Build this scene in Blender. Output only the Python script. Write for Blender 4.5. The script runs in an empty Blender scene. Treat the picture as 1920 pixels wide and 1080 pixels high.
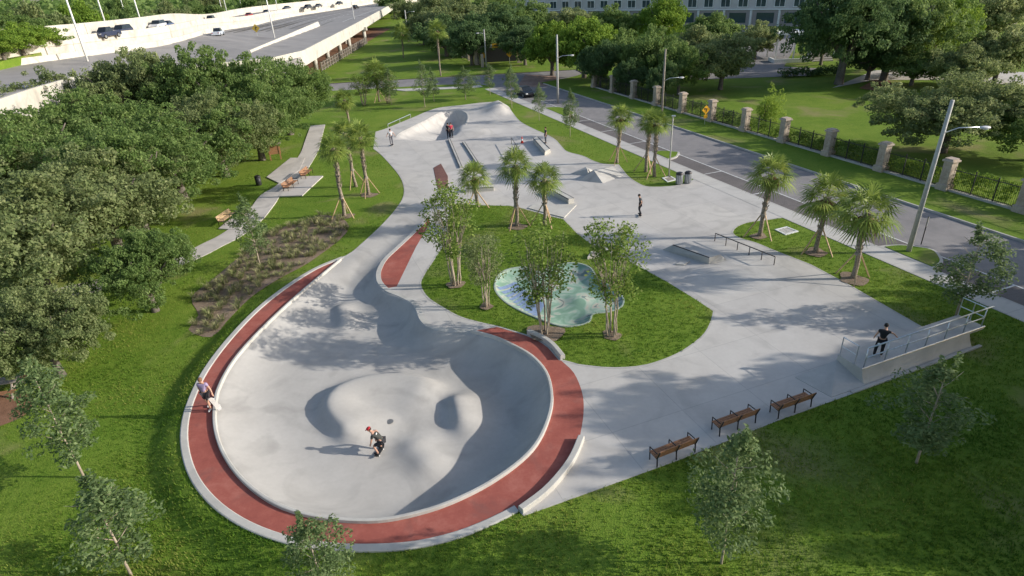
import bpy, bmesh, math, random
import numpy as np
from mathutils import Vector, Matrix
from mathutils.geometry import delaunay_2d_cdt

random.seed(7)
RNG = np.random.default_rng(7)
scene = bpy.context.scene
COL = scene.collection
R = math.radians

# ------------------------------------------------------------------ camera
FPX, YH, ROLL, CAMZ = 1150.0, -57.0, R(3.2), 18.0
PITCH = math.atan((540 - YH) * math.cos(ROLL) / FPX)
cam_d = bpy.data.cameras.new('camera')
cam = bpy.data.objects.new('camera', cam_d)
COL.objects.link(cam)
cam_d.sensor_width = 36.0
cam_d.lens = 36.0 * FPX / 1920.0
cam_d.clip_start = 0.3
cam_d.clip_end = 6000
cam.matrix_world = Matrix.Translation((0, 0, CAMZ)) @ Matrix.Rotation(math.pi / 2 - PITCH, 4, 'X') @ Matrix.Rotation(-ROLL, 4, 'Z')
scene.camera = cam
scene.render.resolution_x, scene.render.resolution_y = 1024, 576
scene.cycles.use_denoising = True
scene.cycles.max_bounces = 6
scene.cycles.transparent_max_bounces = 6

# ------------------------------------------------------------------ sky, sun, exposure
SUN_EL, SUN_AZ = R(21.5), R(-5.0)          # azimuth counter-clockwise from +X
world = bpy.data.worlds.new('World')
scene.world = world
world.use_nodes = True
wn = world.node_tree
bg = wn.nodes['Background']
sky = wn.nodes.new('ShaderNodeTexSky')
sky.sky_type = 'NISHITA'
sky.sun_disc = False
sky.sun_elevation = SUN_EL
sky.sun_rotation = math.pi / 2 - SUN_AZ
sky.dust_density = 1.5
sky.air_density = 1.0
wn.links.new(sky.outputs[0], bg.inputs[0])
bg.inputs[1].default_value = 0.15
sun_d = bpy.data.lights.new('sun', 'SUN')
sun_d.energy = 4.4
sun_d.angle = R(0.6)
sun_d.color = (1.0, 0.94, 0.85)
sun = bpy.data.objects.new('sun', sun_d)
COL.objects.link(sun)
_sd = Vector((math.cos(SUN_AZ) * math.cos(SUN_EL), math.sin(SUN_AZ) * math.cos(SUN_EL), math.sin(SUN_EL)))
sun.rotation_euler = _sd.to_track_quat('Z', 'Y').to_euler()
sun.location = _sd * 200
vs = scene.view_settings
vs.view_transform = 'Standard'
vs.look = 'None'
vs.exposure = 0.29
vs.gamma = 1.0
vs.use_curve_mapping = False


# ------------------------------------------------------------------ surveying: photo pixel -> point at height z
def G(x, y, z=0.0):
    u, v = x - 960.0, 540.0 - y
    c, s = math.cos(ROLL), math.sin(ROLL)
    u2, v2 = u * c + v * s, -u * s + v * c
    X, Y, Z = u2, FPX * math.cos(PITCH) + v2 * math.sin(PITCH), -FPX * math.sin(PITCH) + v2 * math.cos(PITCH)
    t = (z - CAMZ) / Z
    return (X * t, Y * t)


def G3(x, y, z=0.0):
    a = G(x, y, z)
    return Vector((a[0], a[1], z))


def GL(pts, z=0.0):
    return [G(p[0], p[1], z) for p in pts]


def spline(pts, step=0.5, closed=False):
    """Catmull-Rom through plan points, resampled."""
    n = len(pts)
    out = []
    rng = range(n) if closed else range(n - 1)
    for i in rng:
        if closed:
            p0, p1, p2, p3 = (pts[(i - 1) % n], pts[i], pts[(i + 1) % n], pts[(i + 2) % n])
        else:
            p1, p2 = pts[i], pts[i + 1]
            p0 = pts[i - 1] if i > 0 else (2 * p1[0] - p2[0], 2 * p1[1] - p2[1])
            p3 = pts[i + 2] if i + 2 < n else (2 * p2[0] - p1[0], 2 * p2[1] - p1[1])
        L = math.dist(p1, p2)
        k = max(1, int(round(L / step)))
        for j in range(k):
            t = j / k
            t2, t3 = t * t, t * t * t
            out.append(tuple(0.5 * (2 * p1[a] + (p2[a] - p0[a]) * t + (2 * p0[a] - 5 * p1[a] + 4 * p2[a] - p3[a]) * t2
                                    + (3 * p1[a] - p0[a] - 3 * p2[a] + p3[a]) * t3) for a in range(2)))
    if not closed:
        out.append(tuple(pts[-1]))
    return out


def dist_poly(P, line, closed=False):
    """distance of points P (n,2) to a polyline"""
    P = np.asarray(P, float)
    A = np.asarray(line, float)
    B = np.roll(A, -1, 0) if closed else A[1:]
    if not closed:
        A = A[:-1]
    best = np.full(len(P), 1e9)
    for a, b in zip(A, B):
        ab = b - a
        L = ab @ ab
        if L < 1e-12:
            continue
        t = np.clip(((P - a) @ ab) / L, 0, 1)
        d = P - (a + t[:, None] * ab)
        best = np.minimum(best, np.hypot(d[:, 0], d[:, 1]))
    return best


def in_poly(P, poly):
    P = np.asarray(P, float)
    poly = np.asarray(poly, float)
    x, y = P[:, 0], P[:, 1]
    inside = np.zeros(len(P), bool)
    a = poly
    b = np.roll(poly, -1, 0)
    for (x1, y1), (x2, y2) in zip(a, b):
        c = ((y1 > y) != (y2 > y))
        if abs(y2 - y1) < 1e-12:
            continue
        xi = (x2 - x1) * (y - y1) / (y2 - y1) + x1
        inside ^= c & (x < xi)
    return inside


def sstep(a, b, x):
    t = np.clip((np.asarray(x, float) - a) / (b - a), 0, 1)
    return t * t * (3 - 2 * t)


# ------------------------------------------------------------------ object helpers
def link(o, parent=None):
    COL.objects.link(o)
    if parent is not None:
        o.parent = parent
    return o


def tag(o, label=None, cat=None, group=None, kind=None):
    if label:
        o['label'] = label
    if cat:
        o['category'] = cat
    if group:
        o['group'] = group
    if kind:
        o['kind'] = kind
    return o


def thing(name, label, cat, loc=(0, 0, 0), rz=0.0, group=None):
    o = bpy.data.objects.new(name, None)
    o.empty_display_size = 0.3
    link(o)
    o.location = loc
    o.rotation_euler = (0, 0, rz)
    return tag(o, label, cat, group)


class MB:
    def __init__(self):
        self.v, self.f = [], []

    def add(self, vs, fs):
        k = len(self.v)
        self.v += [tuple(p) for p in vs]
        self.f += [tuple(i + k for i in f) for f in fs]
        return self

    def box(self, c, s, rz=0.0, M=None):
        x, y, z = s[0] / 2, s[1] / 2, s[2] / 2
        ps = [Vector(p) for p in ((-x, -y, -z), (x, -y, -z), (x, y, -z), (-x, y, -z), (-x, -y, z), (x, -y, z), (x, y, z), (-x, y, z))]
        if M is None:
            M = Matrix.Translation(c) @ Matrix.Rotation(rz, 4, 'Z')
        else:
            M = Matrix.Translation(c) @ M
        return self.add([M @ p for p in ps], [(0, 3, 2, 1), (4, 5, 6, 7), (0, 1, 5, 4), (1, 2, 6, 5), (2, 3, 7, 6), (3, 0, 4, 7)])

    def beam(self, a, b, w, h, up=(0, 0, 1)):
        a, b = Vector(a), Vector(b)
        d = (b - a)
        L = d.length
        d.normalize()
        upv = Vector(up)
        if abs(d.dot(upv)) > 0.98:
            upv = Vector((1, 0, 0))
        s = d.cross(upv).normalized()
        t = s.cross(d).normalized()
        ps = []
        for p in (a, b):
            for i, j in ((-1, -1), (1, -1), (1, 1), (-1, 1)):
                ps.append(p + s * (i * w / 2) + t * (j * h / 2))
        return self.add(ps, [(0, 3, 2, 1), (4, 5, 6, 7), (0, 1, 5, 4), (1, 2, 6, 5), (2, 3, 7, 6), (3, 0, 4, 7)])

    def tube(self, pts, radii, n=8, cap=True):
        pts = [Vector(p) for p in pts]
        if not hasattr(radii, '__len__'):
            radii = [radii] * len(pts)
        vs, fs = [], []
        ref = None
        for i, p in enumerate(pts):
            d = (pts[min(i + 1, len(pts) - 1)] - pts[max(i - 1, 0)])
            if d.length < 1e-9:
                d = Vector((0, 0, 1))
            d.normalize()
            if ref is None:
                ref = Vector((1, 0, 0)) if abs(d.x) < 0.9 else Vector((0, 1, 0))
            s = (ref - d * ref.dot(d)).normalized()
            t = d.cross(s)
            ref = s
            for k in range(n):
                a = 2 * math.pi * k / n
                vs.append(p + (s * math.cos(a) + t * math.sin(a)) * radii[i])
        for i in range(len(pts) - 1):
            for k in range(n):
                a, b = i * n + k, i * n + (k + 1) % n
                fs.append((a, b, b + n, a + n))
        if cap:
            fs.append(tuple(range(n - 1, -1, -1)))
            fs.append(tuple(range((len(pts) - 1) * n, len(pts) * n)))
        return self.add(vs, fs)

    def prism(self, poly, z0, z1):
        """vertical prism; z1 may be a list (top height per vertex)"""
        n = len(poly)
        a = sum(poly[i][0] * poly[(i + 1) % n][1] - poly[(i + 1) % n][0] * poly[i][1] for i in range(n))
        if not hasattr(z1, '__len__'):
            z1 = [z1] * n
        else:
            z1 = list(z1)
        poly = list(poly)
        if a < 0:
            poly.reverse()
            z1.reverse()
        vs = [(p[0], p[1], z0) for p in poly] + [(p[0], p[1], z) for p, z in zip(poly, z1)]
        fs = [tuple(range(n - 1, -1, -1)), tuple(range(n, 2 * n))]
        for i in range(n):
            j = (i + 1) % n
            fs.append((i, j, n + j, n + i))
        return self.add(vs, fs)

    def lathe(self, prof, n=16, c=(0, 0, 0)):
        vs, fs = [], []
        for r, z in prof:
            for k in range(n):
                a = 2 * math.pi * k / n
                vs.append((c[0] + r * math.cos(a), c[1] + r * math.sin(a), c[2] + z))
        for i in range(len(prof) - 1):
            for k in range(n):
                a, b = i * n + k, i * n + (k + 1) % n
                fs.append((a, b, b + n, a + n))
        fs.append(tuple(range(n - 1, -1, -1)))
        fs.append(tuple(range((len(prof) - 1) * n, len(prof) * n)))
        return self.add(vs, fs)

    def ball(self, c, r, nu=10, nv=7):
        rr = r if hasattr(r, '__len__') else (r, r, r)
        vs, fs = [], []
        for i in range(1, nv):
            th = math.pi * i / nv
            for k in range(nu):
                a = 2 * math.pi * k / nu
                vs.append((c[0] + rr[0] * math.sin(th) * math.cos(a), c[1] + rr[1] * math.sin(th) * math.sin(a), c[2] - rr[2] * math.cos(th)))
        b0 = len(vs)
        vs += [(c[0], c[1], c[2] - rr[2]), (c[0], c[1], c[2] + rr[2])]
        for i in range(nv - 2):
            for k in range(nu):
                a, b = i * nu + k, i * nu + (k + 1) % nu
                fs.append((a, b, b + nu, a + nu))
        for k in range(nu):
            fs.append((b0, (k + 1) % nu, k))
            o = (nv - 2) * nu
            fs.append((b0 + 1, o + k, o + (k + 1) % nu))
        return self.add(vs, fs)

    def sweep(self, line, prof, closed=False, zs=None):
        """cross-section prof [(offset to the left, z)...] (closed loop) along a plan polyline"""
        L = np.asarray(line, float)
        n = len(L)
        vs, fs = [], []
        m = len(prof)
        for i in range(n):
            a = L[(i - 1) % n] if (closed or i > 0) else L[i]
            b = L[(i + 1) % n] if (closed or i < n - 1) else L[i]
            d = b - a
            d = d / (np.hypot(*d) + 1e-12)
            nx, ny = -d[1], d[0]
            zz = zs[i] if zs is not None else 0.0
            for o, z in prof:
                vs.append((L[i][0] + nx * o, L[i][1] + ny * o, z + zz))
        for i in range(n if closed else n - 1):
            j = (i + 1) % n
            for k in range(m):
                k2 = (k + 1) % m
                fs.append((i * m + k, j * m + k, j * m + k2, i * m + k2))
        if not closed:
            fs.append(tuple(range(m)))
            fs.append(tuple(range((n - 1) * m + m - 1, (n - 1) * m - 1, -1)))
        return self.add(vs, fs)

    def mesh(self, name, mat=None, smooth=False):
        me = bpy.data.meshes.new(name)
        me.from_pydata(self.v, [], self.f)
        if mat:
            me.materials.append(mat)
        if smooth:
            me.shade_smooth()
        me.update()
        return me

    def build(self, name, mat=None, parent=None, smooth=False, fix=False, bevel=0.0):
        me = self.mesh(name, mat, smooth)
        if fix:
            bm = bmesh.new()
            bm.from_mesh(me)
            bmesh.ops.recalc_face_normals(bm, faces=bm.faces)
            bm.to_mesh(me)
            bm.free()
        o = bpy.data.objects.new(name, me)
        link(o, parent)
        if bevel:
            md = o.modifiers.new('bevel', 'BEVEL')
            md.width = bevel
            md.segments = 2
            md.limit_method = 'ANGLE'
        return o


def copy_tree(o, parent=None):
    c = o.copy()
    link(c, parent)
    for ch in list(o.children):
        copy_tree(ch, c)
    return c


def np_mesh(name, V, F, mat=None, smooth=False, col=None):
    """V (n,3) F (m,k) numpy -> mesh; col: per-face float written to attribute 'rnd'"""
    me = bpy.data.meshes.new(name)
    V = np.asarray(V, np.float32)
    F = np.asarray(F, np.int32)
    m, k = F.shape
    me.vertices.add(len(V))
    me.vertices.foreach_set('co', V.ravel())
    me.loops.add(m * k)
    me.loops.foreach_set('vertex_index', F.ravel())
    me.polygons.add(m)
    me.polygons.foreach_set('loop_start', np.arange(0, m * k, k, dtype=np.int32))
    me.polygons.foreach_set('loop_total', np.full(m, k, np.int32))
    if col is not None:
        at = me.attributes.new('rnd', 'FLOAT', 'FACE')
        at.data.foreach_set('value', np.asarray(col, np.float32))
    if mat:
        me.materials.append(mat)
    me.update(calc_edges=True)
    me.validate()
    if smooth:
        me.shade_smooth()
    return me


# ------------------------------------------------------------------ materials
def new_mat(name, rough=0.8, spec=0.3):
    m = bpy.data.materials.new(name)
    m.use_nodes = True
    p = m.node_tree.nodes['Principled BSDF']
    p.inputs['Roughness'].default_value = rough
    p.inputs['Specular IOR Level'].default_value = spec
    return m, m.node_tree, p


def flat(name, col, rough=0.6, metal=0.0, spec=0.4, var=0.12, scale=6.0):
    """one paint or metal with slight wear in colour"""
    m, nt, p = new_mat(name, rough, spec)
    p.inputs['Metallic'].default_value = metal
    n = nt.nodes.new('ShaderNodeTexNoise')
    n.inputs['Scale'].default_value = scale
    n.inputs['Detail'].default_value = 5
    tc = nt.nodes.new('ShaderNodeTexCoord')
    nt.links.new(tc.outputs['Object'], n.inputs['Vector'])
    mr = nt.nodes.new('ShaderNodeMapRange')
    mr.inputs[1].default_value = 0.3
    mr.inputs[2].default_value = 0.7
    mr.inputs[3].default_value = 1 - var
    mr.inputs[4].default_value = 1 + var
    nt.links.new(n.outputs['Fac'], mr.inputs[0])
    mx = nt.nodes.new('ShaderNodeMix')
    mx.data_type = 'RGBA'
    mx.blend_type = 'MULTIPLY'
    mx.inputs[0].default_value = 1.0
    mx.inputs[6].default_value = (*col, 1)
    nt.links.new(mr.outputs[0], mx.inputs[7])
    nt.links.new(mx.outputs[2], p.inputs['Base Color'])
    return m


def layered(name, cols, scales, rough=0.85, spec=0.25, bump=0.0, bscale=60.0, coord='World', stain=None):
    """colour ramp over a mix of noises at several scales; cols [(pos,(r,g,b))...]"""
    m, nt, p = new_mat(name, rough, spec)
    tc = nt.nodes.new('ShaderNodeTexCoord')
    vec = tc.outputs['Object']
    acc = None
    wsum = sum(w for _, w in scales)
    for sc, w in scales:
        n = nt.nodes.new('ShaderNodeTexNoise')
        n.inputs['Scale'].default_value = sc
        n.inputs['Detail'].default_value = 6
        n.inputs['Roughness'].default_value = 0.6
        nt.links.new(vec, n.inputs['Vector'])
        mu = nt.nodes.new('ShaderNodeMath')
        mu.operation = 'MULTIPLY_ADD'
        mu.inputs[1].default_value = w / wsum
        nt.links.new(n.outputs['Fac'], mu.inputs[0])
        if acc is None:
            mu.inputs[2].default_value = 0
        else:
            nt.links.new(acc, mu.inputs[2])
        acc = mu.outputs[0]
    cr = nt.nodes.new('ShaderNodeValToRGB')
    el = cr.color_ramp.elements
    while len(el) > 1:
        el.remove(el[0])
    el[0].position = cols[0][0]
    el[0].color = (*cols[0][1], 1)
    for pos, c in cols[1:]:
        e = el.new(pos)
        e.color = (*c, 1)
    nt.links.new(acc, cr.inputs[0])
    colout = cr.outputs[0]
    if stain:
        sc, c, lo, hi, amt = stain
        n = nt.nodes.new('ShaderNodeTexNoise')
        n.inputs['Scale'].default_value = sc
        n.inputs['Detail'].default_value = 8
        n.inputs['Distortion'].default_value = 0.6
        nt.links.new(vec, n.inputs['Vector'])
        mr = nt.nodes.new('ShaderNodeMapRange')
        mr.inputs[1].default_value = lo
        mr.inputs[2].default_value = hi
        mr.inputs[4].default_value = amt
        nt.links.new(n.outputs['Fac'], mr.inputs[0])
        mx = nt.nodes.new('ShaderNodeMix')
        mx.data_type = 'RGBA'
        nt.links.new(mr.outputs[0], mx.inputs[0])
        nt.links.new(colout, mx.inputs[6])
        mx.inputs[7].default_value = (*c, 1)
        colout = mx.outputs[2]
    nt.links.new(colout, p.inputs['Base Color'])
    if bump:
        n = nt.nodes.new('ShaderNodeTexNoise')
        n.inputs['Scale'].default_value = bscale
        n.inputs['Detail'].default_value = 6
        nt.links.new(vec, n.inputs['Vector'])
        b = nt.nodes.new('ShaderNodeBump')
        b.inputs['Strength'].default_value = bump
        b.inputs['Distance'].default_value = 0.05
        nt.links.new(n.outputs['Fac'], b.inputs['Height'])
        nt.links.new(b.outputs[0], p.inputs['Normal'])
    return m


def leafmat(name, c0, c1, c2=None, rough=0.7, trans=0.35):
    """leaves: per-leaf colour spread from the face attribute rnd, some light through the blade"""
    m, nt, p = new_mat(name, rough, 0.15)
    at = nt.nodes.new('ShaderNodeAttribute')
    at.attribute_name = 'rnd'
    cr = nt.nodes.new('ShaderNodeValToRGB')
    cr.color_ramp.elements[0].color = (*c0, 1)
    cr.color_ramp.elements[1].color = (*c1, 1)
    if c2:
        e = cr.color_ramp.elements.new(0.5)
        e.color = (*c1, 1)
        cr.color_ramp.elements[2].color = (*c2, 1)
    nt.links.new(at.outputs['Fac'], cr.inputs[0])
    nt.links.new(cr.outputs[0], p.inputs['Base Color'])
    tr = nt.nodes.new('ShaderNodeBsdfTranslucent')
    hs = nt.nodes.new('ShaderNodeHueSaturation')
    hs.inputs['Value'].default_value = 1.3
    hs.inputs['Hue'].default_value = 0.485
    nt.links.new(cr.outputs[0], hs.inputs['Color'])
    nt.links.new(hs.outputs[0], tr.inputs['Color'])
    mx = nt.nodes.new('ShaderNodeMixShader')
    mx.inputs[0].default_value = trans
    nt.links.new(p.outputs[0], mx.inputs[1])
    nt.links.new(tr.outputs[0], mx.inputs[2])
    nt.links.new(mx.outputs[0], nt.nodes['Material Output'].inputs[0])
    return m


def concrete(name, base, joint=None, rot=0.0, spread=0.06, jamt=0.25):
    """broom-finished concrete: broad cloudy tone, fine grit, tyre smears, and saw-cut joints"""
    m, nt, p = new_mat(name, 0.82, 0.25)
    tc = nt.nodes.new('ShaderNodeTexCoord')
    vec = tc.outputs['Object']
    acc = None
    for sc, w in ((0.12, 0.4), (0.7, 0.3), (5.0, 0.18), (60.0, 0.12)):
        n = nt.nodes.new('ShaderNodeTexNoise')
        n.inputs['Scale'].default_value = sc
        n.inputs['Detail'].default_value = 7
        n.inputs['Roughness'].default_value = 0.62
        nt.links.new(vec, n.inputs['Vector'])
        mu = nt.nodes.new('ShaderNodeMath')
        mu.operation = 'MULTIPLY_ADD'
        mu.inputs[1].default_value = w
        mu.inputs[2].default_value = 0
        nt.links.new(n.outputs['Fac'], mu.inputs[0])
        if acc is not None:
            nt.links.new(acc, mu.inputs[2])
        acc = mu.outputs[0]
    cr = nt.nodes.new('ShaderNodeValToRGB')
    b = base
    cr.color_ramp.elements[0].position = 0.36
    cr.color_ramp.elements[1].position = 0.64
    cr.color_ramp.elements[0].color = tuple(max(0, c - spread) for c in b) + (1,)
    cr.color_ramp.elements[1].color = (b[0] + spread, b[1] + spread, b[2] + spread * 0.9, 1)
    nt.links.new(acc, cr.inputs[0])
    out = cr.outputs[0]
    # dark smears left by wheels and water
    n = nt.nodes.new('ShaderNodeTexNoise')
    n.inputs['Scale'].default_value = 0.35
    n.inputs['Detail'].default_value = 9
    n.inputs['Distortion'].default_value = 1.5
    nt.links.new(vec, n.inputs['Vector'])
    mr = nt.nodes.new('ShaderNodeMapRange')
    mr.inputs[1].default_value = 0.50
    mr.inputs[2].default_value = 0.70
    mr.inputs[4].default_value = 0.46
    nt.links.new(n.outputs['Fac'], mr.inputs[0])
    mx = nt.nodes.new('ShaderNodeMix')
    mx.data_type = 'RGBA'
    nt.links.new(mr.outputs[0], mx.inputs[0])
    nt.links.new(out, mx.inputs[6])
    mx.inputs[7].default_value = (b[0] * 0.6, b[1] * 0.6, b[2] * 0.6, 1)
    out = mx.outputs[2]
    if joint:
        mp = nt.nodes.new('ShaderNodeMapping')
        mp.inputs['Rotation'].default_value = (0, 0, rot)
        nt.links.new(vec, mp.inputs['Vector'])
        br = nt.nodes.new('ShaderNodeTexBrick')
        br.offset = 0.0
        br.inputs['Scale'].default_value = 1.0
        br.inputs['Brick Width'].default_value = joint[0]
        br.inputs['Row Height'].default_value = joint[1]
        br.inputs['Mortar Size'].default_value = 0.016
        br.inputs['Mortar Smooth'].default_value = 0.2
        br.inputs['Color1'].default_value = (0.965, 0.965, 0.97, 1)
        br.inputs['Color2'].default_value = (1.035, 1.03, 1.02, 1)
        br.inputs['Mortar'].default_value = (1, 1, 1, 1)
        nt.links.new(mp.outputs[0], br.inputs['Vector'])
        mt = nt.nodes.new('ShaderNodeMix')
        mt.data_type = 'RGBA'
        mt.blend_type = 'MULTIPLY'
        mt.inputs[0].default_value = 1.0
        nt.links.new(out, mt.inputs[6])
        nt.links.new(br.outputs['Color'], mt.inputs[7])
        out = mt.outputs[2]
        mj = nt.nodes.new('ShaderNodeMath')
        mj.operation = 'MULTIPLY'
        mj.inputs[1].default_value = jamt
        nt.links.new(br.outputs['Fac'], mj.inputs[0])
        mx = nt.nodes.new('ShaderNodeMix')
        mx.data_type = 'RGBA'
        nt.links.new(mj.outputs[0], mx.inputs[0])
        nt.links.new(out, mx.inputs[6])
        mx.inputs[7].default_value = (0.1, 0.1, 0.1, 1)
        out = mx.outputs[2]
    nt.links.new(out, p.inputs['Base Color'])
    n = nt.nodes.new('ShaderNodeTexNoise')
    n.inputs['Scale'].default_value = 40
    n.inputs['Detail'].default_value = 6
    nt.links.new(vec, n.inputs['Vector'])
    bm = nt.nodes.new('ShaderNodeBump')
    bm.inputs['Strength'].default_value = 0.12
    bm.inputs['Distance'].default_value = 0.02
    nt.links.new(n.outputs['Fac'], bm.inputs['Height'])
    nt.links.new(bm.outputs[0], p.inputs['Normal'])
    return m


M = {}
M['grass'] = layered('grass', [(0.32, (0.055, 0.118, 0.012)), (0.45, (0.112, 0.192, 0.021)), (0.56, (0.175, 0.246, 0.035)), (0.68, (0.25, 0.275, 0.065))],
                     [(0.09, 1.0), (0.5, 0.8), (3.5, 0.8), (22, 1.3)], rough=0.9, spec=0.1, bump=0.9, bscale=18,
                     stain=(0.16, (0.27, 0.23, 0.11), 0.55, 0.70, 0.75))
M['blade'] = leafmat('grass_blade', (0.058, 0.14, 0.013), (0.14, 0.243, 0.027), (0.33, 0.345, 0.085), 0.7, 0.45)
M['conc'] = concrete('plaza_concrete', (0.505, 0.48, 0.45), joint=(3.6, 3.6), rot=R(-20), jamt=0.28)
M['bowlc'] = concrete('bowl_concrete', (0.435, 0.415, 0.388), spread=0.055)
M['walk'] = concrete('sidewalk_concrete', (0.50, 0.48, 0.45), joint=(1.75, 1.75), rot=R(-20), jamt=0.35)
M['path'] = concrete('path_concrete', (0.52, 0.48, 0.44))
M['kerb'] = concrete('kerb_concrete', (0.46, 0.44, 0.41), spread=0.07)
M['lip'] = concrete('lip_concrete', (0.50, 0.48, 0.44), spread=0.07)
M['red'] = layered('red_surfacing', [(0.34, (0.25, 0.072, 0.058)), (0.5, (0.36, 0.108, 0.082)), (0.64, (0.46, 0.175, 0.135))],
                   [(0.35, 1.4), (1.6, 1.0), (9, 0.5), (90, 0.5)], rough=0.9, spec=0.15, bump=0.25, bscale=70,
                   stain=(0.8, (0.22, 0.10, 0.085), 0.54, 0.70, 0.6))
M['asphalt'] = layered('asphalt', [(0.35, (0.20, 0.19, 0.19)), (0.5, (0.25, 0.235, 0.23)), (0.65, (0.31, 0.29, 0.28))],
                       [(0.15, 1.0), (1.2, 0.8), (14, 0.5), (120, 0.9)], rough=0.9, spec=0.2, bump=0.3, bscale=80,
                       stain=(0.2, (0.14, 0.135, 0.135), 0.54, 0.70, 0.6))
M['bay'] = layered('parking_pavers', [(0.36, (0.115, 0.105, 0.10)), (0.5, (0.15, 0.135, 0.13)), (0.64, (0.20, 0.18, 0.17))],
                   [(0.3, 0.8), (2.5, 0.8), (11, 1.0), (60, 0.6)], rough=0.9, bump=0.3, bscale=40)
M['paint'] = flat('road_paint', (0.62, 0.62, 0.60), 0.7, var=0.25, scale=3)
# ================================================================== GROUND PLAN
RN, RD = Vector((0.9397, 0.3420)), Vector((-0.3420, 0.9397))      # street: across (to the right) and along (away)


def ST(s, t):
    return (RN.x * s + RD.x * t, RN.y * s + RD.y * t)


def toST(p):
    return (RN.x * p[0] + RN.y * p[1], RD.x * p[0] + RD.y * p[1])


ring_out = spline(GL([(640, 482), (590, 503), (535, 537), (480, 580), (425, 637), (380, 697), (352, 755), (340, 805), (343, 855), (362, 905),
                      (402, 952), (462, 991), (540, 1019), (620, 1031), (700, 1033), (780, 1027), (860, 1008), (925, 982), (972, 958)]), 0.5)
plaza_low = GL([(972, 958), (982, 967), (1100, 925), (1280, 860), (1460, 788), (1630, 727), (1822, 657), (1797, 651)])
plaza_right = GL([(1797, 651), (1707, 600), (1595, 535), (1521, 496)]) + spline(GL([(1447, 467), (1418, 455), (1388, 446), (1375, 437), (1381, 426), (1403, 417), (1440, 412), (1468, 408)]), 0.4)
_c0, _c1 = G(1468, 408), G(1297, 337)
plaza_walk = [ST(34.9, toST(_c0)[1]), ST(34.9, toST(_c1)[1])]
plaza_top = spline(GL([(1285, 344), (1264, 348), (1235, 350), (1211, 349), (1195, 342), (1178, 330), (1168, 318), (1160, 308)]), 0.4) + \
    spline(GL([(1144, 308), (1131, 307), (1112, 301), (1093, 292), (1064, 284), (1053, 274), (1042, 262), (1027, 253), (1000, 241), (975, 227), (960, 209), (954, 200), (942, 193), (927, 191),
               (897, 193), (866, 197), (818, 203), (772, 221), (726, 240), (704, 247)]), 0.6)
plaza_left = spline(GL([(700, 279), (713, 289), (733, 310), (750, 332), (757, 352), (755, 371), (744, 389), (731, 405), (707, 430), (660, 472), (640, 482)]), 0.5)


def dedupe(L, eps=0.06):
    o = []
    for p in L:
        if not o or math.dist(p, o[-1]) > eps:
            o.append(p)
    if math.dist(o[0], o[-1]) <= eps:
        o.pop()
    return o


OUT = dedupe(ring_out + plaza_low + plaza_right + plaza_walk + plaza_top + plaza_left)
ISLAND = dedupe(spline(GL([(838, 425), (835, 452), (817, 483), (795, 517), (790, 535), (803, 557), (833, 577), (863, 593), (897, 603), (937, 612)]), 0.5)
                + spline(GL([(987, 627), (1010, 637), (1030, 650), (1050, 673)]), 0.4)
                + spline(GL([(1087, 683), (1133, 688), (1173, 688), (1213, 683), (1257, 668), (1290, 650), (1320, 625), (1333, 600), (1337, 583)]), 0.5)
                + GL([(1302, 560), (1250, 528), (1200, 501), (1107, 457), (1082, 438), (1056, 411), (1029, 405), (976, 390), (956, 386), (907, 385), (867, 383), (848, 388)]))
cope_px = [(637, 488), (564, 549), (498, 610), (442, 671), (409, 727), (400, 771), (403, 816), (420, 860), (453, 904), (503, 943), (559, 966), (631, 979),
           (709, 981), (781, 968), (848, 946), (920, 910), (981, 866), (1014, 827), (1034, 777), (1037, 738), (1026, 699), (998, 668), (959, 646), (926, 632), (885, 621)]
cope_main = spline(GL(cope_px), 0.4)
cope_snake = spline(GL([(885, 621), (850, 620), (824, 618), (802, 611), (789, 597), (784, 583), (774, 568), (750, 555), (726, 545), (711, 530), (708, 515), (711, 503), (721, 486), (743, 465), (770, 440), (797, 413), (806, 396)]), 0.35)
cope_left = spline(GL([(748, 378), (731, 405), (707, 430), (660, 473), (640, 485)]), 0.5)
COPE = dedupe(cope_main + cope_snake)                       # the bowl's edge: round the big bowl and up the right side of the snake run
BOWL = dedupe(COPE + cope_left[:-1])
RED = dedupe(ring_out + GL([(1031, 904), (1070, 860), (1087, 821)]) + spline(GL([(1087, 821), (1094, 777), (1092, 738), (1076, 699), (1050, 674)]), 0.4)
             + spline(GL([(1050, 673), (1030, 650), (1010, 637), (987, 627)]), 0.4) + GL([(937, 612), (885, 621)]) + cope_main[::-1])
WEDGE = dedupe(spline(GL([(803, 405), (797, 413), (770, 440), (743, 467), (721, 486), (711, 503), (708, 515), (711, 530), (726, 545)]), 0.35)[:-1] + GL([(744, 537), (780, 463), (806, 418)]))
POCKET = dedupe(spline(GL([(742, 257), (750, 249), (792, 228), (822, 212), (842, 207), (862, 207), (875, 212), (878, 222), (872, 234), (858, 250), (842, 261), (815, 264), (787, 265), (757, 263)]), 0.5, closed=True))
pocket_rim = spline(GL([(742, 257), (750, 249), (792, 228), (822, 212), (842, 207), (862, 207), (875, 212), (878, 222), (873, 234)]), 0.5)

BH = 1.38                                                   # depth of the big bowl


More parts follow.
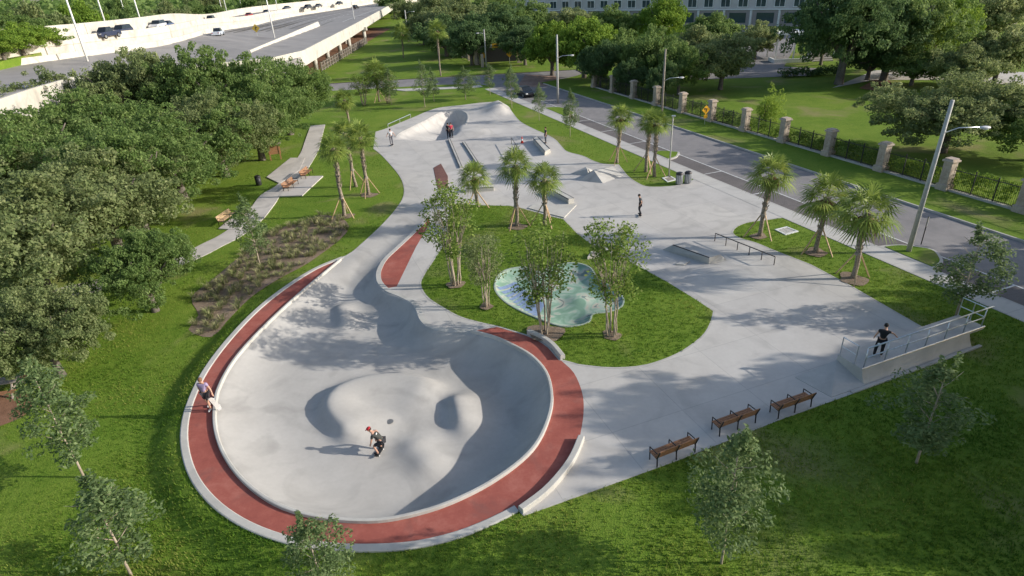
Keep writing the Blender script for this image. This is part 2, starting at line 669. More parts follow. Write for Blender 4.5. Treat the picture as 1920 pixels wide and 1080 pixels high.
def gauss_line(P, line, h, sig, sig_right=None):
    """ridge along a plan line; sig on the left of its direction, sig_right on the right"""
    d = dist_poly(P, line)
    if sig_right is None:
        return h * np.exp(-(d / sig) ** 2)
    L = np.asarray(line, float)
    best, side = np.full(len(P), 1e9), np.zeros(len(P))
    for a, b in zip(L[:-1], L[1:]):
        ab = b - a
        t = np.clip(((P - a) @ ab) / (ab @ ab), 0, 1)
        v = P - (a + t[:, None] * ab)
        dd_ = np.hypot(v[:, 0], v[:, 1])
        cr_ = ab[0] * v[:, 1] - ab[1] * v[:, 0]
        u = dd_ < best
        side[u] = (cr_ / (np.hypot(*ab) * (dd_ + 1e-9)))[u]
        best = np.minimum(best, dd_)
    w = 0.5 - 0.5 * np.clip(side, -1, 1)
    return h * np.exp(-(d / (sig + (sig_right - sig) * w)) ** 2)


def zc(P):
    """height of the skateable concrete"""
    P = np.asarray(P, float)
    z = np.zeros(len(P))
    ib = in_poly(P, BOWL)
    if ib.any():
        Q = P[ib]
        d = np.maximum(dist_poly(Q, COPE) - 0.2, 0)
        dl = dist_poly(Q, cope_left)
        h = BH * sstep(54, 35, Q[:, 1]) * (0.42 + 0.58 * np.clip((Q[:, 0] + 15) / 12.0, 0, 1))
        L = 2.4 + 0.8 * sstep(-5, -12, Q[:, 0])
        u = np.clip(d / L, 0, 1)
        ul = np.clip(dl / 5.0, 0, 1)
        prof = (1 - (1 - u) ** 2.6) * (ul * ul * (3 - 2 * ul))
        zz = -h * prof
        k = np.clip(d / 1.5, 0, 1) ** 2
        fl = -BH
        for line, hh, sg, sr in (
                (spline(GL([(650, 812), (632, 795), (622, 772), (640, 745), (690, 724), (750, 716), (790, 720)], fl + .3), .5), 0.60, 0.55, 1.7),
                (GL([(862, 785), (856, 756)], fl + .3), 0.58, 0.5, 1.1),
                (GL([(800, 862), (780, 842)], fl + .3), 0.32, 0.8, 1.0),
                (GL([(648, 615), (642, 590)], fl + .3), 0.40, 0.5, 0.9)):
            zz = zz + k * gauss_line(Q, line, hh, sg, sr)
        z[ib] = zz
    ip = in_poly(P, POCKET)
    if ip.any():
        Q = P[ip]
        d = np.maximum(dist_poly(Q, pocket_rim) - 0.25, 0)
        df = dist_poly(Q, POCKET[len(POCKET) * 55 // 100:])
        u = np.clip(d / 1.8, 0, 1)
        w = np.clip(dist_poly(Q, GL([(760, 264), (787, 265.5), (815, 264.5), (842, 261.5), (858, 251), (872, 235)])) / 3.2, 0, 1)
        lin = np.clip((Q[:, 0] - G(744, 256)[0]) / (G(842, 226)[0] - G(744, 256)[0]), 0, 1)
        u = np.clip(d / (0.9 + 0.9 * lin), 0, 1)
        z[ip] = -1.75 * (0.12 + 0.88 * lin) * (1 - (1 - u) ** 2.2) * (w * w * (3 - 2 * w))
    z += gauss_line(P, GL([(862, 250), (900, 247)]), 0.45, 1.3) * (~ip)
    z += gauss_line(P, GL([(937, 212), (939, 199)]), 0.85, 2.1, 1.2) * np.clip(dist_poly(P, OUT, True) / 1.2, 0, 1)
    return z


DROP = 0.5


def zg(P):
    """lawn height: level with the plaza, lower round the outside of the big bowl"""
    P = np.asarray(P, float)
    m = sstep(3, -7, P[:, 0]) * sstep(42, 30, P[:, 1])
    return -0.015 - m * (0.015 + (DROP - 0.015) * sstep(0.15, 1.5, dist_poly(P, ring_out)))


def ZG(p):
    return float(zg([p[:2]])[0])


# ------------------------------------------------------------------ constrained meshes
def grid_pts(poly, step, jitter=0.0):
    A = np.asarray(poly)
    x0, y0 = A.min(0)
    x1, y1 = A.max(0)
    X, Y = np.meshgrid(np.arange(x0, x1, step), np.arange(y0, y1, step))
    P = np.stack([X.ravel(), Y.ravel()], 1)
    if jitter:
        P += RNG.uniform(-jitter, jitter, P.shape)
    return P[in_poly(P, poly)]


def cdt(loops, pts):
    V, E = [], []
    for L in loops:
        k = len(V)
        V += [Vector(p) for p in L]
        E += [(k + i, k + (i + 1) % len(L)) for i in range(len(L))]
    V += [Vector((float(p[0]), float(p[1]))) for p in pts]
    r = delaunay_2d_cdt(V, E, [], 0, 1e-4)
    return np.array([(v[0], v[1]) for v in r[0]]), np.array([f for f in r[2] if len(f) == 3])


def subset(name, P, Z, F, mask, mat, smooth=True):
    F = F[mask]
    used = np.unique(F)
    mp = np.full(len(P), -1)
    mp[used] = np.arange(len(used))
    a, b, c = P[F[:, 0]], P[F[:, 1]], P[F[:, 2]]
    area = (b[:, 0] - a[:, 0]) * (c[:, 1] - a[:, 1]) - (b[:, 1] - a[:, 1]) * (c[:, 0] - a[:, 0])
    F = F.copy()
    F[area < 0] = F[area < 0][:, ::-1]
    me = np_mesh(name, np.column_stack([P[used], Z[used]]), mp[F], mat, smooth)
    return me


def away(pts, loops, eps):
    m = np.ones(len(pts), bool)
    for L in loops:
        m &= dist_poly(pts, L, True) > eps
    return pts[m]


loops = [OUT, ISLAND, BOWL, POCKET, RED, WEDGE]
gb = away(grid_pts(BOWL, 0.2), [BOWL, WEDGE, RED], 0.07)
gp = away(grid_pts(POCKET, 0.28), [POCKET], 0.1)
go = grid_pts(OUT, 1.3, 0.1)
go = go[~in_poly(go, BOWL) & ~in_poly(go, POCKET) & ~in_poly(go, ISLAND)]
go = away(go, loops, 0.3)
gq = grid_pts(GL([(895, 222), (910, 196), (952, 196), (960, 216)]), 0.5)
gq = away(gq[in_poly(gq, OUT)], loops, 0.2)
go = go[~in_poly(go, GL([(895, 222), (910, 196), (952, 196), (960, 216)]))]
PC, FC = cdt(loops, np.concatenate([gb, gp, go, gq]))
cen = PC[FC].mean(1)
ins = in_poly(cen, OUT) & ~in_poly(cen, ISLAND)
ired = in_poly(cen, RED) & ~in_poly(cen, BOWL)
iwed = in_poly(cen, WEDGE)
ibow = in_poly(cen, BOWL) & ~iwed
ZC = zc(PC)
ZC_all = ZC

# plaza: one slab of pale concrete; back pocket belongs to it
plaza = link(bpy.data.objects.new('plaza_pavement', subset('plaza_pavement', PC, ZC, FC, ins & ~ired & ~ibow & ~iwed, M['conc'])))
tag(plaza, 'pale grey concrete skate plaza surface', kind='structure')

bowl = thing('skate_bowl', 'large round concrete skate bowl with a red ring deck and snake run', 'skate bowl')
link(bpy.data.objects.new('bowl_surface', subset('bowl_surface', PC, ZC, FC, ins & ibow, M['bowlc'])), bowl)
o = link(bpy.data.objects.new('ring_deck', subset('ring_deck', PC, ZC, FC, ins & ired, M['red'])), bowl)
o['label'] = 'brick red walking deck round the bowl'
o = link(bpy.data.objects.new('wedge_deck', subset('wedge_deck', PC, ZC + 0.0, FC, ins & iwed, M['red'])), bowl)
o['label'] = 'brick red wedge beside the snake run'
_lip = [(-0.01, -0.12), (0.0, 0.13), (0.03, 0.145), (0.12, 0.145), (0.15, 0.12), (0.20, -0.35)]
# raised lip of the bowl (to the inside of the edge line; the line runs with the bowl on its left)
MB().sweep(cope_main, [(o_, z_) for o_, z_ in _lip]).build('coping_lip', M['lip'], bowl, smooth=False, fix=True)
k0 = 0
MB().sweep(cope_snake[:-6], [(-0.22, -0.02), (-0.22, 0.03), (0.10, 0.03), (0.14, 0.0), (0.14, -0.2)]).build('snake_coping', M['lip'], bowl, fix=True)
MB().sweep(ring_out, [(-0.06, -1.1), (-0.04, 0.025), (0.0, 0.045), (0.26, 0.045), (0.30, 0.02), (0.31, -0.2)]).build('outer_kerb', M['lip'], bowl, fix=True)
dz = float(zc([G(731, 791, -BH)])[0])
dp = G(731, 791, dz)
d = MB().lathe([(0.0, 0.0), (0.17, 0.0), (0.18, 0.015), (0.13, 0.02), (0.0, 0.02)], 20, (dp[0], dp[1], dz + 0.01))
d.build('drain_cover', flat('drain_iron', (0.2, 0.2, 0.2), 0.7, 0.3), bowl)

MB().sweep(pocket_rim, [(-0.1, -0.05), (-0.1, 0.03), (0.1, 0.035), (0.14, -0.15)]).build('pocket_coping', M['dark_steel'] if 'dark_steel' in M else M['lip'], bowl, fix=True)

# slab edges of the plaza towards the lawns
edge = [(-0.0, -0.75), (-0.0, 0.006), (0.12, 0.008), (0.12, -0.3)]
sl = MB()
sl.sweep(plaza_low, edge)
sl.sweep(plaza_right, edge)
sl.sweep(dedupe(plaza_top), edge)
sl.sweep(plaza_left, edge)
sl.sweep(ISLAND[::-1], edge, closed=True)
tag(sl.build('plaza_edging', M['kerb'], fix=True), kind='structure')

# ------------------------------------------------------------------ terrain (lawn) with the pits cut out
_t_end = 104.0
ROADP = [ST(36.6, -70), ST(36.6, _t_end)] + spline([ST(36.6, _t_end), (-3.6, 114.8), (-8, 116.6), (-14, 117)], 1.2)[1:] + \
        [(-40, 117), (-110, 117), (-110, 126.5), (-40, 126.5), (15, 126.5)] + spline([(15, 126.5), (15.5, 121), (12.5, 117), ST(45.45, _t_end)], 1.2)[1:] + [ST(45.45, -70)]
ROADP = dedupe(ROADP)
far = []
for ring, n in ((170, 40), (260, 40), (420, 36), (800, 30), (1500, 24), (2600, 20)):
    for k in range(n):
        a = 2 * math.pi * k / n
        far.append((ring * math.cos(a), 60 + ring * math.sin(a)))
gt = np.stack(np.meshgrid(np.arange(-150, 150, 3.0), np.arange(-60, 200, 3.0)), -1).reshape(-1, 2) + RNG.uniform(-.5, .5, (100 * 87, 2))
gn = np.stack(np.meshgrid(np.arange(-34, 8, 0.5), np.arange(6, 48, 0.5)), -1).reshape(-1, 2)
gn = gn + RNG.uniform(-.1, .1, gn.shape)
gt = gt[~((gt[:, 0] > -35) & (gt[:, 0] < 9) & (gt[:, 1] > 5) & (gt[:, 1] < 49))]
gt = np.concatenate([gt, gn])
gt = gt[~in_poly(gt, OUT) & ~in_poly(gt, ROADP)]
gt = away(gt, [OUT, ROADP], 0.3)
PT, FT = cdt([OUT, ROADP], np.concatenate([gt, np.array(far)]))
ct = PT[FT].mean(1)
ZT = zg(PT)
d_far = np.hypot(PT[:, 0], PT[:, 1])
und = 0.04 * np.sin(PT[:, 0] * 0.31 + 1.3 * np.sin(PT[:, 1] * 0.23)) * np.cos(PT[:, 1] * 0.27 + PT[:, 0] * 0.11)
nearedge = np.minimum(dist_poly(PT, OUT, True), dist_poly(PT, ROADP, True))
ZT = ZT + und * np.clip((nearedge - 0.5) / 3, 0, 1) * np.clip((300 - d_far) / 100, 0, 1) * (np.abs(toST((PT[:, 0], PT[:, 1]))[0] - 40) > 14)
lawn = link(bpy.data.objects.new('lawn_ground', subset('lawn_ground', PT, ZT, FT, ~in_poly(ct, OUT) & ~in_poly(ct, ROADP), M['grass'])))
tag(lawn, 'mown green lawn round the skate park', kind='structure')
pool_px = [(928, 545), (932, 522), (950, 508), (985, 503), (1010, 512), (1040, 500), (1075, 495), (1105, 503), (1122, 525), (1150, 542), (1168, 560), (1165, 578), (1140, 588), (1112, 592), (1105, 606),
           (1080, 614), (1050, 614), (1010, 600), (975, 585), (945, 567)]
pool_line = dedupe(spline(GL(pool_px), 0.3, closed=True))
PI_, FI_ = cdt([ISLAND, pool_line], away(grid_pts(ISLAND, 0.8, 0.1), [ISLAND, pool_line], 0.2))
ci = PI_[FI_].mean(1)
ZI = 0.0 + 0.10 * np.clip(dist_poly(PI_, ISLAND, True) / 2.5, 0, 1)
isl = link(bpy.data.objects.new('island_lawn', subset('island_lawn', PI_, ZI, FI_, in_poly(ci, ISLAND) & ~in_poly(ci, pool_line), M['grass'])))
tag(isl, 'grass island in the middle of the skate park', kind='structure')

# ------------------------------------------------------------------ street
ROADZ = -0.13
PR, FR = cdt([ROADP], grid_pts(ROADP, 6.0))
tag(link(bpy.data.objects.new('road', subset('road', PR, np.full(len(PR), ROADZ), FR, in_poly(PR[FR].mean(1), ROADP), M['asphalt']))), 'grey asphalt street', kind='structure')


def sheet(name, poly, z, mat, label=None, kind='structure', th=0.0):
    b = MB()
    if th:
        b.prism(poly, z - th, z)
    else:
        a = sum(poly[i][0] * poly[(i + 1) % len(poly)][1] - poly[(i + 1) % len(poly)][0] * poly[i][1] for i in range(len(poly)))
        p = poly if a > 0 else poly[::-1]
        b.add([(q[0], q[1], z) for q in p], [tuple(range(len(p)))])
    o = b.build(name, mat)
    return tag(o, label, kind=kind)


sheet('sidewalk', [ST(34.9, -70), ST(36.47, -70), ST(36.47, 104), ST(34.9, 104)], 0.012, M['walk'], 'pale concrete sidewalk along the street', th=0.12)
sheet('sidewalk', GL([(728, 168), (880, 162), (900, 160), (905, 163), (884, 165), (760, 171)]), 0.06, M['walk'], 'pale sidewalk along the cross street', th=0.1)
# parking bays in dark pavers between sidewalk and lane
sheet('parking_bay', [ST(36.6, -70), ST(38.85, -70), ST(38.85, 84), ST(36.6, 84)], ROADZ + 0.005, M['bay'], 'dark paved parking bays along the street')
kb = [(-0.0, -0.3), (-0.0, 0.015), (0.15, 0.015), (0.16, -0.3)]
tag(MB().sweep([ST(36.6, -70), ST(36.6, 104)], kb).build('kerb', M['kerb'], fix=True), 'kerb on the park side of the street', kind='structure')
tag(MB().sweep([ST(45.45, -70), ST(45.45, 103)], [(o_ - 0.16, z_) for o_, z_ in kb]).build('kerb', M['kerb'], fix=True), 'kerb on the far side of the street', kind='structure')
mk = MB()
for t0 in np.arange(-20, 84, 10.0):
    mk.add([(*ST(38.85, t0), 0), (*ST(38.97, t0), 0), (*ST(38.97, t0 + 10), 0), (*ST(38.85, t0 + 10), 0)], [(0, 1, 2, 3)])
for t0 in np.arange(-14, 84, 6.7):
    mk.add([(*ST(36.9, t0), 0), (*ST(38.85, t0), 0), (*ST(38.85, t0 + 0.12), 0), (*ST(36.9, t0 + 0.12), 0)], [(0, 1, 2, 3)])
o = mk.build('road_marking', M['paint'], fix=True)
o.location.z = ROADZ + 0.009
tag(o, 'white parking bay lines along the street', kind='structure')


def bulb(t0, t1, label):
    ts = [(36.55, t0 + 0.2), (37.9, t0 + 0.6), (38.9, t0 + 1.6), (39.2, (t0 + t1) / 2), (38.9, t1 - 1.6), (37.9, t1 - 0.6), (36.55, t1 - 0.2)]
    pl = spline([ST(*q) for q in ts], 0.3)
    sheet('kerb', pl, 0.02, M['kerb'], label + ' kerb', th=0.2)
    c = (sum(p[0] for p in pl) / len(pl), sum(p[1] for p in pl) / len(pl))
    inner = [(c[0] + (p[0] - c[0]) * 0.82, c[1] + (p[1] - c[1]) * 0.86) for p in pl]
    sheet('kerb_island_lawn', inner, 0.05, M['grass'], label, th=0.04)
    return inner


tb = [toST(G(x, y))[1] for x, y in ((1642, 461), (1762, 500), (1222, 284), (1268, 296), (1024, 204), (1066, 216))]
BULBS = [bulb(min(tb[0], tb[1]) - 0.3, max(tb[0], tb[1]) + 0.1, 'grassy kerb island holding the near utility pole'),
         bulb(min(tb[2], tb[3]) - 0.3, max(tb[2], tb[3]) + 0.3, 'grassy kerb island beside the middle palms'),
         bulb(min(tb[4], tb[5]) - 1, max(tb[4], tb[5]) + 1.5, 'grassy kerb island holding the far utility pole')]
sheet('brick_crossing', GL([(985, 138), (1045, 142), (1062, 156), (1000, 162), (972, 158)]), ROADZ + 0.02, layered('brick_paving', [(0.4, (0.22, 0.13, 0.10)), (0.6, (0.40, 0.28, 0.22))], [(0.4, 1), (3, 1), (20, .6)]), 'pinkish brick crossing at the end of the street')
# garden walk inside the left trees
lz = lambda p: ZG(p)
pathl = spline([(p[0] - 0.3, p[1]) for p in GL([(600, 235), (592, 262), (585, 285), (570, 310), (545, 345), (515, 365), (500, 385), (475, 415), (440, 442), (405, 460), (370, 478), (300, 505), (200, 530), (60, 560)])], 0.7)
b = MB()
b.sweep(pathl, [(-1.0, 0.02), (1.0, 0.02), (1.0, -0.3), (-1.0, -0.3)], zs=[ZG(p) + 0.05 for p in pathl])
tag(b.build('garden_path', M['path'], fix=True), 'pale curving concrete path under the oaks', kind='structure')
sheet('path_pad', GL([(553, 332), (606, 331), (567, 368), (523, 369)]), 0.085, M['path'], 'pale concrete pad with a bench beside the path', th=0.2)
sheet('path_pad', GL([(500, 333), (545, 297), (572, 297), (562, 320), (525, 345)]), 0.08, M['path'], 'pale pad beside the path under the oaks', th=0.2)
sheet('path_pad', GL([(410, 430), (432, 412), (470, 410), (450, 432)]), 0.08, M['path'], 'small pale pad under the wooden bench', th=0.2)
# ================================================================== SKATE FEATURES
def proj(p):
    """photo pixel of a world point (for reading heights off the photograph)"""
    x, y, z = p[0], p[1], p[2] - CAMZ
    dep = y * math.cos(PITCH) - z * math.sin(PITCH)
    u2, v2 = x * FPX / dep, (y * math.sin(PITCH) + z * math.cos(PITCH)) * FPX / dep
    c, s = math.cos(ROLL), math.sin(ROLL)
    return 960 + u2 * c - v2 * s, 540 - (u2 * s + v2 * c)


def height(base, ytop, z0=0.0):
    """height of a vertical thing standing at plan point base whose top shows at photo row ytop"""
    lo, hi = 0.05, 40.0
    for _ in range(40):
        m = (lo + hi) / 2
        if proj((base[0], base[1], z0 + m))[1] > ytop:
            lo = m
        else:
            hi = m
    return lo


def heading(a, b):
    return math.atan2(b[1] - a[1], b[0] - a[0])


M['steel'] = flat('galvanised_steel', (0.62, 0.64, 0.66), 0.35, 0.85, var=0.15)
M['dark_steel'] = flat('dark_steel', (0.06, 0.055, 0.055), 0.45, 0.6)
M['black'] = flat('black_paint', (0.03, 0.03, 0.032), 0.5)
M['white'] = flat('white_paint', (0.75, 0.75, 0.73), 0.5)
M['wood'] = flat('bench_wood', (0.30, 0.15, 0.075), 0.6, var=0.3, scale=14)
M['pale_wood'] = flat('pale_wood', (0.48, 0.33, 0.19), 0.65, var=0.25, scale=10)
M['grey_wood'] = flat('grey_timber', (0.30, 0.26, 0.22), 0.8, var=0.3, scale=8)
M['redconc'] = layered('red_brown_concrete', [(0.4, (0.18, 0.085, 0.07)), (0.6, (0.27, 0.13, 0.10))], [(0.6, 1), (6, .8), (50, .6)])


def frustum(base, top, z, z0=-0.05):
    n = len(base)
    b = MB()
    vs_ = [(p[0], p[1], z0) for p in base] + [(p[0], p[1], zz) for p, zz in zip(top, z if hasattr(z, '__len__') else [z] * n)]
    fs = [tuple(range(n - 1, -1, -1)), tuple(range(n, 2 * n))] + [(i, (i + 1) % n, n + (i + 1) % n, n + i) for i in range(n)]
    return b.add(vs_, fs)


def ledge(name, label, line, w, h, edge_mat=None, cat='ledge', z0=0.0, side=1):
    """poured concrete ledge with a steel edge strip"""
    c = line[0]
    t = thing(name, label, cat, (c[0], c[1], z0))
    L = [(p[0] - c[0], p[1] - c[1]) for p in line]
    a, b_ = (0.0, w) if side > 0 else (-w, 0.0)
    MB().sweep(L, [(a, -0.12), (a, h - 0.03), (a + 0.03, h), (b_ - 0.03, h), (b_, h - 0.03), (b_, -0.12)]).build('ledge_body', M['lip'], t, fix=True)
    if edge_mat:
        for oo in (a, b_ - 0.05):
            MB().sweep(L, [(oo - 0.006, h - 0.05), (oo - 0.006, h + 0.008), (oo + 0.056, h + 0.008), (oo + 0.056, h - 0.05)]).build('steel_edge', edge_mat, t, fix=True)
    return t


ledge('curved_ledge', 'low curved concrete ledge on the outer right rim of the red ring', spline(GL([(972, 956), (1015, 924), (1047, 890), (1069, 858), (1084, 823)]), 0.4), 0.28, 0.24, cat='ledge', side=-1)
ledge('curved_ledge', 'short curved concrete ledge between the red ring and the grass island', spline(GL([(1051, 675), (1032, 652), (1012, 638), (988, 628)]), 0.4), 0.26, 0.28, cat='ledge', side=-1)
ledge('bank_ledge', 'long slanting ledge nearest the back pocket, left of the pair', GL([(840, 263), (862, 316)]), 0.3, 0.13, M['dark_steel'])
ledge('bank_ledge', 'long slanting ledge of the pair, on its right side', GL([(867, 268), (896, 313)]), 0.3, 0.13, M['dark_steel'])
t = thing('red_bank', 'small reddish brown sloping bank beyond the multi stemmed trees', 'skate ramp', (*G(825, 335), 0))
bp = GL([(812, 316), (826, 311), (839, 336), (840, 354), (819, 355)])
c = G(825, 335)
frustum([(p[0] - c[0], p[1] - c[1]) for p in bp], [(p[0] - c[0], p[1] - c[1]) for p in GL([(813, 315), (827, 309), (840, 333), (840, 351), (821, 352)])], [0.03, 0.14, 0.16, 0.12, 0.03]).build('bank_face', M['redconc'], t)

t = thing('fun_box', 'grey concrete fun box with sloping ends beside the flat rail', 'skate box', (*G(1300, 475), 0))
c = G(1300, 475)
rel = lambda L, c=c: [(p[0] - c[0], p[1] - c[1]) for p in L]
frustum(rel(GL([(1240, 468), (1329, 495), (1364, 488), (1276, 461)])), rel(GL([(1262, 459), (1330, 483), (1351, 477), (1284, 454)], 0.5)), 0.5).build('box_body', M['kerb'], t)
ps = rel(GL([(1262, 459), (1330, 483)], 0.5))
MB().tube([(*ps[0], 0.5), (*ps[1], 0.5)], 0.035, 8).build('steel_edge', M['dark_steel'], t)
t = thing('step_pad', 'tiny low concrete kicker in the shade of the fun box', 'skate box', (*G(1280, 493), 0))
c2 = G(1280, 493)
MB().prism([(p[0] - c2[0], p[1] - c2[1]) for p in GL([(1266, 497), (1282, 498), (1294, 491), (1284, 488)])], -0.04, 0.09).build('kicker_body', M['kerb'], t)


def flat_rail(name, label, a, b, h, n, cat='rail', r=0.03, mat=None, endcurve=False):
    t = thing(name, label, cat, (a[0], a[1], 0), heading(a, b))
    L = math.dist(a, b)
    MB().tube([(0, 0, h), (L, 0, h)], r * 1.15, 10).build('rail_bar', mat or M['dark_steel'], t, smooth=True)
    for i in range(n):
        x = L * i / (n - 1)
        MB().tube([(x, 0, -0.02), (x, 0, h)], r, 8).build('post', mat or M['dark_steel'], t, smooth=True)
    return t


flat_rail('flat_rail', 'long low dark steel grind rail on six posts beside the fun box', G(1340, 452), G(1451, 497), 0.6, 6)
flat_rail('grind_rail', 'short steel grind rail beyond the palms near the traffic cone', G(959, 270), G(974, 293), 0.75, 3)


def pyramid(label, base, apex, h):
    c = G(*apex, 0)
    t = thing('pyramid_bank', label, 'skate ramp', (c[0], c[1], 0))
    ap = G(*apex, h)
    bs = [(p[0] - c[0], p[1] - c[1], -0.04) for p in GL(base)]
    n = len(bs)
    MB().add(bs + [(ap[0] - c[0], ap[1] - c[1], h)], [(i, (i + 1) % n, n) for i in range(n)]).build('bank_faces', M['kerb'], t, fix=True)
    return t


pyramid('smaller pointed concrete pyramid bank left of its larger twin', [(1066, 326), (1104, 330), (1112, 318), (1098, 312)], (1101, 317), 0.55)
pyramid('larger pointed concrete pyramid bank beside the lawn edge', [(1082, 338), (1131, 344), (1172, 329), (1150, 311), (1118, 316)], (1114, 320), 0.85)
ledge('hip_ledge', 'slanting concrete ledge in front of the tallest island palm', GL([(1029, 363), (1066, 384)]), 0.55, 0.5, M['dark_steel'])
t = thing('manual_pad', 'low angular concrete manual pad at the grass island tip', 'skate box', (*G(1050, 392), 0))
c3 = G(1050, 392)
MB().prism([(p[0] - c3[0], p[1] - c3[1]) for p in GL([(1000, 384), (1040, 374), (1070, 379), (1081, 385), (1058, 409), (1030, 402), (990, 391)])], -0.04, 0.07).build('pad_top', M['lip'], t)
ledge('hip_ledge', 'short low ledge behind the small propped palm', GL([(874, 361), (926, 358)]), 0.8, 0.38, M['dark_steel'])
t = thing('grind_box', 'rectangular concrete grind box with a sloped side near the right lawn', 'skate box', (*G(1015, 276), 0))
c4 = G(1015, 276)
r4 = lambda L: [(p[0] - c4[0], p[1] - c4[1]) for p in L]
frustum(r4(GL([(999, 267), (1021, 291), (1033, 286), (1010, 262)])), r4(GL([(1000, 259), (1022, 284), (1031, 279), (1008, 256)], 0.5)), 0.5).build('box_body', M['lip'], t)
for a_, b_ in (((1000, 259), (1022, 284)), ((1008, 256), (1031, 279))):
    q = r4(GL([a_, b_], 0.5))
    MB().tube([(*q[0], 0.5), (*q[1], 0.5)], 0.04, 6).build('steel_edge', M['dark_steel'], t)
t = thing('back_fence_rail', 'low grey handrail on the lawn edge behind the back pocket', 'rail', (*G(735, 238), 0))
c6 = G(735, 238)
q = [(p[0] - c6[0], p[1] - c6[1]) for p in GL([(728, 240), (750, 230), (770, 221)])]
MB().tube([(*p, 0.5) for p in q], 0.04, 6).build('rail_bar', M['steel'], t)
for p in q:
    MB().tube([(*p, -0.05), (*p, 0.5)], 0.035, 6).build('post', M['steel'], t)

# ---- painted pool sunk into the island lawn
pc = G(1045, 555)
t = thing('painted_pool', 'mint green painted dish pool with blue markings in the grass island', 'skate bowl', (pc[0], pc[1], 0))
PLr = [(p[0] - pc[0], p[1] - pc[1]) for p in pool_line]
gp_ = away(grid_pts(PLr, 0.25), [PLr], 0.1)
Pp, Fp = cdt([PLr], gp_)
mk_ = in_poly(Pp[Fp].mean(1), PLr)
dd = dist_poly(Pp, PLr, True)


def zpool(P):
    P = np.asarray(P, float)
    d_ = dist_poly(P, PLr, True)
    z_ = 0.12 - 0.42 * (1 - (1 - np.clip(d_ / 1.5, 0, 1)) ** 2.2)
    for hx, hy, hh in ((1085, 560, 0.3), (1015, 560, 0.2), (1130, 570, 0.2)):
        q_ = G(hx, hy)
        z_ += hh * np.exp(-((P[:, 0] - q_[0] + pc[0]) ** 2 + (P[:, 1] - q_[1] + pc[1]) ** 2) / 0.7) * np.clip(d_ / .8, 0, 1)
    return z_


Zp = zpool(Pp)
mpool, nt, p = new_mat('mint_paint', 0.8, 0.2)
tc = nt.nodes.new('ShaderNodeTexCoord')
n1 = nt.nodes.new('ShaderNodeTexNoise')
n1.inputs['Scale'].default_value = 0.9
n1.inputs['Detail'].default_value = 2
n1.inputs['Distortion'].default_value = 1.2
nt.links.new(tc.outputs['Object'], n1.inputs['Vector'])
cr = nt.nodes.new('ShaderNodeValToRGB')
cr.color_ramp.interpolation = 'EASE'
e = cr.color_ramp.elements
e[0].position, e[0].color = 0.0, (0.12, 0.22, 0.16, 1)
e[1].position, e[1].color = 0.38, (0.19, 0.31, 0.23, 1)
for pos, cc in ((0.47, (0.25, 0.37, 0.29, 1)), (0.56, (0.36, 0.44, 0.36, 1)), (0.62, (0.46, 0.42, 0.35, 1)), (0.66, (0.17, 0.23, 0.21, 1))):
    x = e.new(pos)
    x.color = cc
nt.links.new(n1.outputs['Fac'], cr.inputs[0])
nt.links.new(cr.outputs[0], p.inputs['Base Color'])
link(bpy.data.objects.new('pool_surface', subset('pool_surface', Pp, Zp, Fp, mk_, mpool)), t)
MB().sweep(PLr, [(-0.1, -0.2), (-0.08, 0.11), (-0.04, 0.125), (0.04, 0.125), (0.08, 0.0)], closed=True).build('pool_rim', flat('mint_rim', (0.30, 0.36, 0.31), 0.85), t, fix=True)
M['blue'] = flat('blue_paint', (0.20, 0.27, 0.42), 0.5, var=0.2)
for i in range(10):
    f = i / 9
    a = Vector(G(935 + 66 * f, 541 + 50 * f)) - Vector(pc)
    b2 = Vector(G(968 + 50 * f, 533 + 42 * f, -0.4)) - Vector(pc)
    n_ = Vector((-(b2 - a).y, (b2 - a).x)).normalized() * 0.15
    vs_, fs_ = [], []
    for k in range(7):
        c_ = a.lerp(b2, k / 6)
        for sg in (-1, 1):
            w_ = c_ + n_ * sg
            vs_.append((w_.x, w_.y, float(zpool([(w_.x, w_.y)])[0]) + 0.012))
    for k in range(6):
        fs_.append((2 * k, 2 * k + 1, 2 * k + 3, 2 * k + 2))
    MB().add(vs_, fs_).build('blue_stripe', M['blue'], t)

# ---- ramp with the steel railing at the right
rz_ = 0.75
NA, NB = Vector(G(1616, 692, rz_)), Vector(G(1846, 612, rz_))
rdir = (NB - NA).normalized()
rnor = Vector((-rdir.y, rdir.x))                   # away from the camera, into the plaza
RL = (NB - NA).length
t = thing('railed_ramp', 'raised concrete ramp platform with steel railings at the right edge', 'skate ramp', (NA.x, NA.y, 0), heading(NA, NB))
PW = 1.35
b = MB()
prof = [(PW, -0.1), (PW, rz_), (0.0, rz_)] + [(-1.05 * (1 - math.cos(a)) if False else -0.36 * (u ** 1.0), rz_ * (1 - u) ** 1.5) for u, a in ((i / 8, 0) for i in range(1, 9))] + [(-0.36, -0.1)]
x1 = RL - 1.1
vsr = [(0.0, y, z) for y, z in prof] + [(x1, y, z) for y, z in prof]
m_ = len(prof)
b.add(vsr, [(k, (k + 1) % m_, m_ + (k + 1) % m_, m_ + k) for k in range(m_)] + [tuple(range(m_)), tuple(range(2 * m_ - 1, m_ - 1, -1))])
b.build('ramp_body', M['kerb'], t, fix=True)
MB().box((x1 + 0.55 + 0.0, PW / 2, rz_ - 0.08), (1.1 - 0.004, PW, 0.155)).build('platform_end', M['lip'], t)
MB().prism([(0.0, -0.34), (-2.0, -0.3), (-2.3, PW + .2), (0.0, PW)], -0.1, [0.06, 0.02, 0.02, 0.45]).build('side_bank', M['kerb'], t, fix=True)
MB().box((RL / 2 - 0.8, -0.45, 0.04), (RL + 0.3, 0.16, 0.08)).build('base_kerb', M['kerb'], t)
MB().tube([(0.0, 0.0, rz_ + 0.01), (RL, 0.0, rz_ + 0.01)], 0.035, 8).build('coping_pipe', M['steel'], t)
